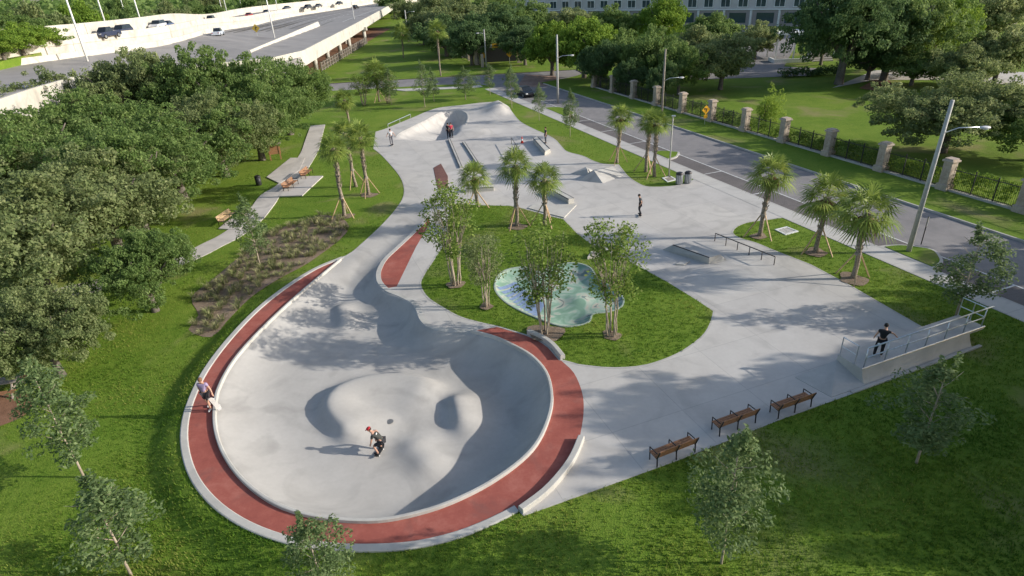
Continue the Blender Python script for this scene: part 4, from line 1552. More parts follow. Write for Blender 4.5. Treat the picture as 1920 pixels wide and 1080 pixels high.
def palm(label, bpx, ytop, wpx, stakes=True, i=0, group='sabal palms', z=None):
    b = G(*bpx)
    z = ZG(b) if z is None else z
    h = height(b, ytop, z)
    dist = math.dist((b[0], b[1], 3), (0, 0, CAMZ))
    sc = wpx / 2 / FPX * dist / 1.45
    hz = h - 1.05 * sc
    t = thing('sabal_palm', label, 'palm tree', (b[0], b[1], z), random.uniform(0, 6.28), group)
    t.rotation_euler = (random.uniform(-.05, .05), random.uniform(-.05, .05), t.rotation_euler.z)
    palm_trunk(hz).build('trunk', M['palm_bark'], t, smooth=True)
    # old leaf bases criss-crossing the upper trunk
    bt = MB()
    for k in range(int(hz * 9)):
        a, zz = k * 2.4, hz * 0.45 + (hz * 0.55) * k / max(1, int(hz * 9))
        bt.beam((0.13 * math.cos(a), 0.13 * math.sin(a), zz - 0.1), (0.25 * math.cos(a), 0.25 * math.sin(a), zz + 0.14), 0.09, 0.03)
    bt.build('leaf_bases', M['palm_bark'], t)
    c = link(bpy.data.objects.new('crown', PCROWN[i % 3]), t)
    c.location.z = hz
    c.scale = (sc, sc, sc)
    s = link(bpy.data.objects.new('dry_fronds', PSKIRT[i % 2]), t)
    s.location.z = hz
    k_ = sc * random.uniform(.75, 1.15)
    s.scale = (k_, k_, k_ * random.uniform(.8, 1.2))
    if stakes:
        for k in range(3):
            a = k * 2.094 + 0.5 + i
            MB().beam((1.15 * math.cos(a), 1.15 * math.sin(a), -0.1), (0.16 * math.cos(a), 0.16 * math.sin(a), min(1.7, hz * 0.5)), 0.07, 0.07).build('stake', M['pale_wood'], t)
        ring = MB()
        ring.lathe([(0.155, 0.0), (0.2, 0.0), (0.2, 0.16), (0.155, 0.16)], 12, (0, 0, min(1.62, hz * 0.48)))
        ring.build('strap_band', M['grey_wood'], t)
    return t


random.seed(21)
for i, a in enumerate((((646, 406), 252, 66, 'palm nearest the reed bed among the three left palms'), ((667, 350), 225, 62, 'middle palm of the three on the left lawn'), ((691, 366), 232, 66, 'right hand palm of the three beside the snake run'),
                       ((655, 232), 168, 46, 'yellowish palm by the upper left lawn'), ((895, 388), 306, 70, 'short propped palm at the top left of the grass island'), ((969, 427), 280, 74, 'tallest propped palm on the grass island'),
                       ((1021, 423), 308, 74, 'propped palm nearest the island tip'), ((1157, 305), 197, 56, 'single propped palm on the street lawn by the pyramid bank'), ((1210, 322), 207, 52, 'left palm of the pair beside the park light'),
                       ((1226, 331), 208, 56, 'right palm of the pair beside the park light'), ((1423, 443), 291, 86, 'propped palm at the rounded lawn end by the flat rail'), ((1530, 473), 331, 96, 'middle propped palm on the sidewalk lawn'),
                       ((1599, 523), 355, 112, 'largest propped palm, nearest the kerb island pole'), ((712, 190), 112, 58, 'far palm between two bare small trees'), ((757, 108), 44, 40, 'slender palm on the far lawn'), ((826, 142), 38, 44, 'tall far palm beside the iron fence'))):
    palm(a[3], a[0], a[1], a[2], stakes=(i not in (3, 14, 15)), i=i, z=0.08 if i in (4, 5, 6) else None)

# mulch rings under palms and small trees
for i, (px, r_) in enumerate((((646, 406), .8), ((691, 366), .8), ((969, 427), .75), ((1599, 523), .8), ((1530, 473), .7), ((1423, 443), .6), ((855, 537), .6), ((1022, 628), 1.0), ((1146, 632), .5), ((912, 577), .4))):
    c = G(*px)
    pl = [(c[0] + r_ * (1 + 0.2 * math.sin(3 * a + i)) * math.cos(a), c[1] + r_ * (1 + 0.25 * math.cos(2 * a + i)) * math.sin(a)) for a in [k * math.pi / 9 for k in range(18)]]
    zz = [0.13 if in_poly([c], ISLAND)[0] else 0.03][0]
    o = MB().add([(p[0], p[1], zz) for p in pl] + [(c[0], c[1], zz + 0.05)], [(k, (k + 1) % 18, 18) for k in range(18)]).build('mulch_ring', M['mulch'])
    tag(o, 'brown mulch ring under a planted tree', kind='structure')

# ---- reed bed
bed = spline(GL([(372, 590), (352, 615), (395, 628), (425, 600), (470, 560), (520, 530), (580, 500), (640, 455), (655, 432), (640, 415), (600, 410), (560, 425), (500, 445), (450, 490), (400, 530), (360, 560)], -0.3), 0.8, closed=True)
gbed = away(grid_pts(bed, 0.7), [bed], 0.2)
Pb, Fb = cdt([bed], gbed)
Zb = zg(Pb) + 0.045
o = link(bpy.data.objects.new('mulch_bed', subset('mulch_bed', Pb, Zb, Fb, in_poly(Pb[Fb].mean(1), bed), M['mulch'])))
tag(o, 'brown mulch bed left of the red ring', kind='structure')
pts = grid_pts(bed, 0.62, 0.25)
pts = pts[RNG.uniform(0, 1, len(pts)) < 0.72]
Vs, Fs, Cs = [], [], []
for p in pts:
    z = ZG(p)
    n = 46
    a = RNG.uniform(0, 2 * np.pi, n)
    out = RNG.uniform(0.08, 0.55, n)
    hgt = RNG.uniform(0.25, 0.6, n) * random.uniform(.6, 1.15)
    base = np.column_stack([p[0] + 0.1 * np.cos(a), p[1] + 0.1 * np.sin(a), np.full(n, z)])
    tip = base + np.column_stack([out * np.cos(a), out * np.sin(a), hgt * 0.9])
    mid = base + np.column_stack([out * .35 * np.cos(a), out * .35 * np.sin(a), hgt * 0.75])
    sd = np.column_stack([-np.sin(a), np.cos(a), np.zeros(n)]) * 0.018
    k = sum(len(v) for v in Vs)
    Vs.append(np.stack([base, mid + sd, tip, mid - sd], 1).reshape(-1, 3))
    Fs.append(np.arange(n * 4).reshape(n, 4) + k)
    Cs.append(np.clip(RNG.normal(random.uniform(.25, .7), 0.2, n), 0, 1))
o = link(bpy.data.objects.new('reed_grass', np_mesh('reed_grass', np.concatenate(Vs), np.concatenate(Fs), M['reed'], False, np.concatenate(Cs))))
tag(o, 'straw coloured ornamental grass tufts in the mulch bed', kind='stuff', cat='grass')

# ---- mown grass blades on the lawns near the camera
def blades(name, P, Z, label, size=1.0):
    n = len(P)
    k = 3
    P = np.repeat(P, k, 0) + RNG.normal(0, 0.035, (n * k, 2))
    Z = np.repeat(Z, k)
    a = RNG.uniform(0, 2 * np.pi, n * k)
    lean = RNG.uniform(0.02, 0.11, n * k) * size
    h = RNG.uniform(0.05, 0.13, n * k) * size
    w = RNG.uniform(0.012, 0.026, n * k) * size
    b0 = np.column_stack([P, Z - 0.01])
    sd = np.column_stack([-np.sin(a) * w, np.cos(a) * w, np.zeros(n * k)])
    tip = b0 + np.column_stack([np.cos(a) * lean, np.sin(a) * lean, h])
    V = np.stack([b0 - sd, b0 + sd, tip], 1).reshape(-1, 3)
    F = np.arange(n * k * 3).reshape(-1, 3)
    big = 0.42 + 0.26 * patch(P) + 0.14 * sstep(-9, -15, P[:, 0]) - 0.07 * ((P[:, 1] > 24) & (P[:, 0] > -8))
    o = link(bpy.data.objects.new(name, np_mesh(name, V, F, M['blade'], False, np.clip(RNG.normal(big, 0.2), 0, 1))))
    return tag(o, label, 'grass', kind='stuff')


_pk = [(random.uniform(0, 6.28), random.uniform(.15, 1.1), random.uniform(0, 6.28)) for _ in range(14)]


def patch(P):
    """slow random field over the lawns, roughly -1..1"""
    v = np.zeros(len(P))
    for a, f, ph in _pk:
        v += np.sin(f * (P[:, 0] * math.cos(a) + P[:, 1] * math.sin(a)) + ph + 1.5 * np.sin(0.4 * f * P[:, 1] + ph))
    return v / 4.2


def scatter(x0, x1, y0, y1, dens):
    n = int((x1 - x0) * (y1 - y0) * dens)
    return np.column_stack([RNG.uniform(x0, x1, n), RNG.uniform(y0, y1, n)])


Q = np.concatenate([scatter(-30, 22, 9, 22, 100), scatter(-30, 32, 22, 34, 55), scatter(-30, 34, 34, 50, 26), scatter(-28, 30, 50, 80, 9)])
px_ = np.array([proj((p[0], p[1], 0)) for p in Q])
Q = Q[(px_[:, 0] > -60) & (px_[:, 0] < 1980) & (px_[:, 1] < 1130)]
s_ = Q[:, 0] * RN.x + Q[:, 1] * RN.y
ok = ~in_poly(Q, OUT) & (s_ < 34.8) & ~in_poly(Q, bed) & (dist_poly(Q, pathl) > 0.85)
DIRT = GL([(-40, 745), (0, 735), (55, 740), (62, 760), (40, 785), (0, 800), (-40, 805)], -0.5)
Q = Q[ok & ~in_poly(Q, DIRT) & (RNG.uniform(-0.2, 1.2, len(Q)) > 1.1 * (patch(Q[:, ::-1] * 0.9 + 31) - 0.35))]
blades('grass_blades', Q, zg(Q), 'mown grass blades on the lawns')
Q = scatter(-7, 14, 24, 54, 48)
PIr = pool_line
Q = Q[in_poly(Q, ISLAND) & ~in_poly(Q, PIr)]
blades('island_grass_blades', Q, 0.10 * np.clip(dist_poly(Q, ISLAND, True) / 2.5, 0, 1), 'mown grass blades on the island')
dpo = spline(DIRT, 0.6, closed=True)
o = MB().add([(p[0], p[1], ZG(p) + 0.05) for p in dpo], [tuple(range(len(dpo)))]).build('bare_dirt', M['dirt'], fix=True)
tag(o, 'bare orange dirt patch under the picnic table', kind='structure')
# ================================================================== PEOPLE
def skin_part(name, J, chains, rad, mat, parent, sub=1, root='pel'):
    names = []
    for ch in chains:
        for n_ in ch:
            if n_ not in names:
                names.append(n_)
    idx = {n_: i for i, n_ in enumerate(names)}
    E = []
    for ch in chains:
        E += [(idx[a], idx[b]) for a, b in zip(ch[:-1], ch[1:])]
    me = bpy.data.meshes.new(name)
    me.from_pydata([J[n_] for n_ in names], E, [])
    o = bpy.data.objects.new(name, me)
    link(o, parent)
    md = o.modifiers.new('skin', 'SKIN')
    md.use_smooth_shade = True
    sv = me.skin_vertices[0].data
    for n_ in names:
        r = rad[n_]
        sv[idx[n_]].radius = (r, r) if not hasattr(r, '__len__') else r
        sv[idx[n_]].use_root = (n_ == root)
    me.materials.append(mat)
    ss = o.modifiers.new('sub', 'SUBSURF')
    ss.levels = ss.render_levels = sub
    return o


BASE = dict(pel=(0, 0, .96), spine=(0, 0, 1.15), chest=(0, 0, 1.34), neck=(0, 0, 1.50), head0=(0, .01, 1.58), head1=(0, .01, 1.72))
for s, S in ((-1, 'L'), (1, 'R')):
    BASE.update({'sh' + S: (.18 * s, 0, 1.42), 'el' + S: (.25 * s, -.02, 1.14), 'wr' + S: (.27 * s, .06, .90), 'hip' + S: (.10 * s, 0, .90), 'kn' + S: (.11 * s, .03, .50), 'an' + S: (.11 * s, -.01, .09), 'to' + S: (.12 * s, .17, .045)})
RAD = dict(pel=.125, spine=.115, chest=.135, neck=.055, head0=.075, head1=.085)
for S in 'LR':
    RAD.update({'sh' + S: .062, 'el' + S: .045, 'wr' + S: .03, 'hip' + S: .088, 'kn' + S: .06, 'an' + S: .042, 'to' + S: .032})
SKIN = flat('skin', (0.52, 0.30, 0.21), 0.55, var=0.05)


def person(label, loc, rz, shirt, pants, hair, J=None, long_legs=True, cap=None, shoe=(0.04, 0.04, 0.045), size=1.0, sleeves=0.55, mark=None):
    j = {k: Vector(v) for k, v in BASE.items()}
    if J:
        j.update({k: Vector(v) for k, v in J.items()})
    t = thing('person', label, 'person', loc, rz)
    t.scale = (size, size, size)
    rad = dict(RAD)
    for s, S in ((-1, 'L'), (1, 'R')):
        d = (j['wr' + S] - j['el' + S]).normalized()
        side = Vector((0, 1, 0)) if abs(d.y) < .8 else Vector((1, 0, 0))
        side = (side - d * side.dot(d)).normalized()
        j['palm' + S] = j['wr' + S] + d * .075
        rad['palm' + S] = .034
        for q, (oo, L) in enumerate(((-.03, .075), (-.01, .09), (.01, .085), (.03, .065))):
            j[f'f{q}{S}'] = j['palm' + S] + side * oo + d * .03
            j[f'g{q}{S}'] = j['palm' + S] + side * oo * 1.2 + d * L * 1.0
            rad[f'f{q}{S}'] = .0095
            rad[f'g{q}{S}'] = .008
        j['th' + S] = j['wr' + S] + d * .055 + side * .06
        rad['th' + S] = .01
    ch = [['pel', 'spine', 'chest', 'neck', 'head0', 'head1']]
    for S in 'LR':
        ch.append(['chest', 'sh' + S, 'el' + S, 'wr' + S, 'palm' + S])
        ch.append(['wr' + S, 'th' + S])
        for q in range(4):
            ch.append(['palm' + S, f'f{q}{S}', f'g{q}{S}'])
        ch.append(['pel', 'hip' + S, 'kn' + S, 'an' + S, 'to' + S])
    skin_part('body', j, ch, rad, SKIN, t)
    # clothes follow the same skeleton
    j2, r2 = dict(j), {k: (v * 1.16 + .012) for k, v in RAD.items()}
    for S in 'LR':
        j2['slv' + S] = j['sh' + S].lerp(j['el' + S], sleeves)
        r2['slv' + S] = .068
    r2['pel'] = .142
    skin_part('shirt', j2, [['pel', 'spine', 'chest'], ['chest', 'shL', 'slvL'], ['chest', 'shR', 'slvR']], r2, flat('shirt_cloth', shirt, 0.9, var=0.15), t)
    j3, r3 = dict(j), {k: (v * 1.2 + .012) for k, v in RAD.items()}
    r3['pel'] = .147
    cl = []
    for S in 'LR':
        if long_legs:
            cl.append(['pel', 'hip' + S, 'kn' + S, 'an' + S])
            r3['an' + S] = .062
        else:
            j3['hem' + S] = j['kn' + S].lerp(j['hip' + S], 0.08)
            r3['hem' + S] = .09
            cl.append(['pel', 'hip' + S, 'hem' + S])
    skin_part('trousers' if long_legs else 'shorts', j3, cl, r3, flat('trouser_cloth', pants, 0.9, var=0.15), t)
    up = (j['head1'] - j['head0']).normalized()
    fw = Vector((0, 1, 0))
    fw = (fw - up * fw.dot(up)).normalized()
    rt = up.cross(fw)
    hc = j['head0'].lerp(j['head1'], 0.55)
    Mh = Matrix((rt, fw, up)).transposed().to_4x4()
    Mh.translation = hc

    def hb(name, parts, mat):
        b = MB()
        for c_, r_ in parts:
            b.ball(c_, r_, 12, 8)
        b.v = [tuple(Mh @ Vector(p)) for p in b.v]
        return b.build(name, mat, t, smooth=True)
    hb('hair', [((0, -.018, .035), (.098, .112, .105))], flat('hair_colour', hair, 0.8))
    hb('face', [((0, .105, -.012), (.014, .02, .022)), ((-.097, 0, -.01), (.014, .024, .034)), ((.097, 0, -.01), (.014, .024, .034)), ((0, .085, -.055), (.026, .014, .008))], SKIN)
    hb('eyes', [((-.034, .092, .012), (.011, .008, .007)), ((.034, .092, .012), (.011, .008, .007))], M['black'])
    if cap:
        hb('cap', [((0, -.008, .055), (.108, .118, .085)), ((0, .115, .04), (.075, .085, .012))], flat('cap_cloth', cap, 0.8))
    for S in 'LR':
        d = (j['to' + S] - j['an' + S])
        c_ = j['an' + S].lerp(j['to' + S], .5) + Vector((0, 0, -.02))
        MB().ball((c_.x, c_.y, c_.z), (.055, .145, .055), 10, 7).build('shoe', flat('shoe_cloth', shoe, 0.7), t, smooth=True)
    if mark:
        b = MB().ball(mark, (.06, .02, .05), 8, 6)
        b.build('shirt_print', M['white'], t)
    return t


def skateboard(label, loc, rot=(0, 0, 0), deck=(0.03, 0.03, 0.03)):
    t = thing('skateboard', label, 'skateboard', loc)
    t.rotation_euler = rot
    b = MB()
    xs = [-.40, -.33, -.26, 0, .26, .33, .40]
    zs = [.135, .105, .09, .088, .09, .105, .135]
    ws = [.06, .095, .1, .1, .1, .095, .06]
    vs_ = []
    for x, z, w in zip(xs, zs, ws):
        vs_ += [(x, -w, z), (x, w, z), (x, w, z + .014), (x, -w, z + .014)]
    fs = [(0, 1, 2, 3), (24, 27, 26, 25)]
    for i in range(6):
        for k in range(4):
            fs.append((i * 4 + k, (i + 1) * 4 + k, (i + 1) * 4 + (k + 1) % 4, i * 4 + (k + 1) % 4))
    b.add(vs_, fs).build('deck', flat('deck_colour', deck, 0.6), t, fix=True)
    for x in (-.22, .22):
        MB().box((x, 0, .06), (.05, .15, .05)).build('truck', M['steel'], t)
        for y in (-.085, .085):
            MB().tube([(x, y - .018, .028), (x, y + .018, .028)], .028, 10).build('wheel', M['white'], t, smooth=True)
    return t


def zat(px, z0=0.0):
    """plan point and height of the concrete surface seen at a photo pixel"""
    z = z0
    for _ in range(12):
        p = G(px[0], px[1], z)
        z = float(zc([p])[0])
    return p, z


p = G(394, 766, 0)
person('person in a lavender shirt and dark shorts walking on the red ring', (p[0], p[1], 0.0), R(178), (0.34, 0.27, 0.42), (0.05, 0.045, 0.05), (0.20, 0.11, 0.06), long_legs=False, shoe=(.6, .58, .55), size=1.02,
       J=dict(knL=(-.10, .16, .52), anL=(-.10, .12, .10), toL=(-.10, .29, .06), anR=(.11, -.24, .11), toR=(.12, -.08, .05), knR=(.11, -.04, .5), elL=(-.30, .0, 1.16), wrL=(-.40, .10, .95), elR=(.25, -.06, 1.15), wrR=(.24, -.1, .9), head1=(0, .05, 1.71)))
skateboard('white patterned skateboard carried by the person on the red ring', (p[0] + .47, p[1] - .22, .50), (R(80), R(68), R(10)), (0.75, 0.7, 0.66))
p, z = zat((712, 849), -1.2)
person('crouching skater in a red cap and charcoal shirt riding in the bowl', (p[0], p[1], z + 0.10), R(75), (0.06, 0.062, 0.055), (0.03, 0.03, 0.035), (0.05, 0.03, 0.02), long_legs=False, cap=(0.5, 0.02, 0.03), shoe=(.03, .03, .03),
       J=dict(pel=(0, -.22, .66), spine=(0, -.12, .82), chest=(0, .06, .98), neck=(0, .20, 1.09), head0=(0, .27, 1.14), head1=(0, .34, 1.26), shL=(-.18, .10, 1.02), shR=(.18, .10, 1.02), elL=(-.26, .16, .74), elR=(.24, .2, .72),
              wrL=(-.2, .26, .50), wrR=(.24, .22, .46), hipL=(-.11, -.22, .62), hipR=(.11, -.2, .62), knL=(-.22, .12, .48), knR=(.22, .14, .48), anL=(-.22, -.06, .09), anR=(.22, -.02, .09), toL=(-.24, .12, .045), toR=(.24, .15, .045)), mark=(-.04, -.04, 1.05))
skateboard('dark skateboard under the crouching skater in the bowl', (p[0], p[1], z + 0.0), (0, 0, R(75)), (0.03, 0.03, 0.03))
p = G(1200, 405)
person('skater in dark grey clothes rolling across the open plaza', (p[0], p[1], 0.10), R(80), (0.07, 0.075, 0.08), (0.03, 0.03, 0.035), (0.03, 0.02, 0.015), size=1.0,
       J=dict(pel=(0, -.08, .92), knL=(-.14, .10, .52), anL=(-.18, -.08, .09), toL=(-.2, .1, .045), knR=(.14, .1, .52), anR=(.18, -.04, .09), toR=(.2, .14, .045), chest=(0, .05, 1.3), neck=(0, .09, 1.45), head0=(0, .12, 1.53), head1=(0, .16, 1.67), shL=(-.18, .06, 1.38), shR=(.18, .06, 1.38),
              elL=(-.25, -.08, 1.14), wrL=(-.2, .02, .92), elR=(.26, -.06, 1.14), wrR=(.24, .06, .92)))
skateboard('skateboard under the skater on the open plaza', (p[0], p[1], 0.0), (0, 0, R(80)))
pp = Vector(G(1646, 668, 0.75))
person('person in black leaning on the steel railing of the ramp', (pp.x, pp.y, 0.75), R(-25), (0.015, 0.016, 0.018), (0.012, 0.012, 0.014), (0.01, 0.01, 0.01), long_legs=True, shoe=(.5, .5, .5),
       J=dict(chest=(.03, .06, 1.33), neck=(.04, .09, 1.48), head0=(.04, .12, 1.56), head1=(.04, .15, 1.7), elR=(.42, .06, 1.30), wrR=(.58, .12, 1.12), elL=(-.30, -.02, 1.18), wrL=(-.32, .1, .98), knL=(-.14, .12, .52), anL=(-.2, -.12, .1), toL=(-.22, .06, .05)), mark=(-.12, -.16, .78))
q = G(1576, 690, 0.2)
skateboard('black skateboard lying against the low end of the ramp', (q[0], q[1], 0.18), (R(35), R(-6), R(35)), (0.02, 0.02, 0.02))
p = G(735, 273)
person('skater in a white shirt at the far left of the plaza', (p[0], p[1], 0.10), R(200), (0.62, 0.62, 0.64), (0.16, 0.16, 0.18), (0.05, 0.03, 0.02), long_legs=True, size=1.08,
       J=dict(knR=(.13, .14, .54), anR=(.13, .2, .1), toR=(.14, .36, .05), elL=(-.36, -.02, 1.2), wrL=(-.46, .05, 1.0), elR=(.34, -.04, 1.2), wrR=(.44, .03, 1.02)))
skateboard('skateboard under the skater in the white shirt', (p[0], p[1], 0.0), (0, 0, R(110)))
p, z = zat((841.5, 258))
person('person in black standing left of the red shirt by the back pocket', (p[0], p[1], z), R(160), (0.02, 0.02, 0.025), (0.015, 0.015, 0.02), (0.02, 0.015, 0.01), size=1.08)
p, z = zat((847, 258))
person('person in a red shirt standing at the back pocket', (p[0], p[1], z), R(190), (0.55, 0.05, 0.09), (0.02, 0.02, 0.025), (0.04, 0.02, 0.015), size=1.03)
p = G(1023.5, 268.5)
person('person in dark clothes standing beside the grind box', (p[0], p[1], 0.0), R(100), (0.03, 0.035, 0.05), (0.10, 0.11, 0.13), (0.02, 0.015, 0.01), size=1.05)

# ---- picnic table at the left edge, utility box by the path
q = G(14, 742, -0.5)
t = thing('picnic_table', 'weathered brown picnic table on bare dirt at the left edge', 'table', (q[0] - .3, q[1] + .2, -0.48), R(12))
for k in range(5):
    MB().box((0, -0.3 + 0.15 * k, 0.76), (1.9, 0.135, 0.04)).build('top_plank', M['grey_wood'], t)
for s in (-1, 1):
    for k in range(2):
        MB().box((0, s * (0.62 + 0.15 * k), 0.45), (1.9, 0.135, 0.04)).build('seat_plank', M['wood'], t)
for x in (-.7, .7):
    b = MB()
    b.beam((x, -.7, 0), (x, -.2, .74), .05, .1).beam((x, .7, 0), (x, .2, .74), .05, .1).beam((x, -.75, .42), (x, .75, .42), .05, .09)
    b.build('leg_frame', M['grey_wood'], t)
q = G(518, 300)
t = thing('timber_kiosk', 'brown timber notice stand under the oak beside the path', 'stand', (q[0], q[1], 0), 0.3)
for x in (-.55, .55):
    MB().box((x, 0, .9), (.12, .12, 1.9)).build('post', M['wood'], t)
for k in range(6):
    MB().box((0, 0.02, .75 + .17 * k), (1.35, .05, .15)).build('board', M['wood'], t)
MB().prism([(-.85, -.4), (.85, -.4), (.85, .4), (-.85, .4)], 1.82, [1.9, 1.9, 2.15, 2.15]).build('roof', M['grey_wood'], t)
q = G(486, 347)
t = thing('litter_bin', 'dark litter bin on the grass left of the garden path', 'litter bin', (q[0], q[1], 0))
MB().lathe([(0.24, 0.0), (0.28, 0.05), (0.29, 0.85)], 16).build('bin_body', M['black'], t, smooth=True)
MB().lathe([(0.31, 0.85), (0.3, 0.92), (0.15, 1.02), (0.14, 1.0)], 16).build('bin_lid', M['dark_steel'], t, smooth=True)
# ================================================================== HIGHWAY
def hz(p):
    """deck height: falling away from the camera, the near ramp side falling first"""
    zm = 10.3 - 4.6 * sstep(105, 240, p[1])
    zr = 8.5 - 2.9 * sstep(72, 112, p[1])
    w = sstep(-78, -50, p[0])
    return float(zm * (1 - w) + zr * w)


def GH(x, y, dz=0.0):
    z = 6.0
    for _ in range(60):
        p = G(x, y, z + dz)
        z = 0.6 * z + 0.4 * hz(p)
    return p


hw_r = spline([GH(*q) for q in ((-180, 275), (0, 207), (75, 180), (250, 146), (420, 128), (540, 116), (600, 88), (660, 55), (700, 32), (726, 17))], 6)
hw_m = spline([GH(*q) for q in ((-180, 152), (100, 109), (200, 96), (273, 86), (340, 72), (390, 59), (508, 38), (640, 16))], 8)
UP = 2.0                                                     # the far carriageway lies this much higher
hw_l = spline([GH(*q, UP) for q in ((-180, 105), (110, 76), (200, 63), (300, 49), (450, 28), (640, 5))], 8)
# run on towards the horizon
for L in (hw_r, hw_m, hw_l):
    a, b_ = L[-2], L[-1]
    d_ = (Vector(b_) - Vector(a)).normalized()
    L += [tuple(Vector(b_) + d_ * k) for k in (60, 140, 260)]


def resample(L, n):
    P = np.array(L)
    s = np.concatenate([[0], np.cumsum(np.hypot(*np.diff(P, axis=0).T))])
    t = np.linspace(0, s[-1], n)
    return np.column_stack([np.interp(t, s, P[:, 0]), np.interp(t, s, P[:, 1])])


M['hw_asphalt'] = layered('highway_concrete', [(0.36, (0.24, 0.228, 0.22)), (0.5, (0.29, 0.275, 0.265)), (0.64, (0.35, 0.33, 0.315))], [(0.04, 1), (0.3, .8), (6, .6)], stain=(0.08, (0.15, 0.14, 0.14), .55, .7, .5))
M['barrier'] = layered('barrier_concrete', [(0.36, (0.44, 0.41, 0.36)), (0.6, (0.60, 0.57, 0.50))], [(0.3, 1), (2, .8), (20, .5)], stain=(0.4, (0.30, 0.28, 0.25), .56, .7, .6))
n = 60
for nm, A, B, dzz in (('highway_deck', hw_m, hw_r, 0.0), ('highway_deck', hw_l, hw_m, UP)):
    A_, B_ = resample(A, n), resample(B, n)
    vs_ = []
    for i in range(n):
        za, zb = hz(A_[i]) + dzz, hz(B_[i]) + dzz
        vs_ += [(A_[i][0], A_[i][1], za), (B_[i][0], B_[i][1], zb), (B_[i][0], B_[i][1], zb - 1.1), (A_[i][0], A_[i][1], za - 1.1)]
    fs = []
    for i in range(n - 1):
        for k in range(4):
            fs.append((i * 4 + k, i * 4 + (k + 1) % 4, (i + 1) * 4 + (k + 1) % 4, (i + 1) * 4 + k))
    o = MB().add(vs_, fs).build(nm, M['hw_asphalt'], fix=True)
    tag(o, 'elevated grey highway carriageway', kind='structure')
# lane lines
lm = MB()
A_, B_ = resample(hw_m, 220), resample(hw_r, 220)
for f, dash in ((0.08, 0), (0.26, 1), (0.44, 1), (0.62, 1), (0.8, 0)):
    for i in range(219):
        if dash and i % 3:
            continue
        p0, p1 = A_[i] * (1 - f) + B_[i] * f, A_[i + 1] * (1 - f) + B_[i + 1] * f
        z0, z1 = hz(p0) + .02, hz(p1) + .02
        d_ = p1 - p0
        nn = np.array([-d_[1], d_[0]]) / np.hypot(*d_) * 0.12
        lm.add([(*(p0 - nn), z0), (*(p1 - nn), z1), (*(p1 + nn), z1), (*(p0 + nn), z0)], [(0, 1, 2, 3)])
tw = MB()
for f in (0.14, 0.2, 0.32, 0.38, 0.5, 0.56, 0.68, 0.74):
    for i in range(0, 219):
        p0, p1 = A_[i] * (1 - f) + B_[i] * f, A_[i + 1] * (1 - f) + B_[i + 1] * f
        nn = np.array([-(p1 - p0)[1], (p1 - p0)[0]]) / np.hypot(*(p1 - p0)) * 0.42
        z0, z1 = hz(p0) + .012, hz(p1) + .012
        tw.add([(*(p0 - nn), z0), (*(p1 - nn), z1), (*(p1 + nn), z1), (*(p0 + nn), z0)], [(0, 1, 2, 3)])
tag(tw.build('wheel_tracks', layered('tyre_dark', [(0.36, (0.15, 0.145, 0.14)), (0.64, (0.22, 0.21, 0.20))], [(0.1, 1), (1, .6), (8, .5)]), fix=True), 'tyre darkened wheel tracks on the highway', kind='structure')
tag(lm.build('lane_marking', M['paint'], fix=True), 'white lane lines on the highway', kind='structure')
jb = [(-0.32, -0.05), (-0.22, 0.35), (-0.11, 1.0), (0.11, 1.0), (0.22, 0.35), (0.32, -0.05)]


def barrier(label, line, prof, n=50):
    L = resample(line, n)
    t = thing('concrete_barrier', label, 'barrier', (0, 0, 0))
    # cast in lengths, an open joint between each
    for i in range(0, n - 1, 3):
        seg = L[i:i + 4]
        if len(seg) < 2:
            continue
        d0, d1 = seg[1] - seg[0], seg[-1] - seg[-2]
        seg = seg.copy()
        seg[0] += d0 / np.hypot(*d0) * 0.04
        seg[-1] -= d1 / np.hypot(*d1) * 0.04
        MB().sweep([tuple(q) for q in seg], prof, zs=[hz(q) for q in seg]).build('barrier_panel', M['barrier'], t, fix=True)
    return t


par = [(-0.25, -1.6), (-0.25, 1.0), (0.12, 1.0), (0.2, 0.3), (0.25, -1.6)]
barrier('pale concrete parapet along the near edge of the highway and ramp', hw_r, par)
barrier('pale concrete median wall between the two carriageways', hw_m, [(-0.35, -0.3), (-0.3, UP - .3), (-0.42, UP - .28), (-0.3, UP + 0.95), (0.1, UP + 0.95), (0.3, UP - .2), (0.3, -0.3)])
hw_m2 = [(p_[0] + 1.6, p_[1] - 0.4) for p_ in hw_m]
barrier('low pale barrier at the foot of the median wall', hw_m2, jb)
barrier('tall pale sound wall on the far side of the highway', hw_l, [(-0.3, -4), (-0.3, UP + 2.2), (0.3, UP + 2.2), (0.3, -4)])
gore = [GH(470, 108), GH(540, 76), GH(597, 49)]
barrier('pale gore barrier ending between highway and ramp', gore, [(o_ * 1.8, z_ * 1.3) for o_, z_ in jb], 8)
# abutment below the left part of the highway
rr_ = resample(hw_r, 60)
rr_ = rr_[rr_[:, 1] < 118]
t = thing('retaining_wall', 'concrete retaining wall under the highway behind the oaks', 'wall', (0, 0, 0))
MB().sweep([tuple(q) for q in rr_], [(0.6, -9.0), (0.6, -1.65), (0.1, -1.65), (0.1, -9.0)], zs=[hz(q) for q in rr_]).build('wall_face', M['barrier'], t, fix=True)
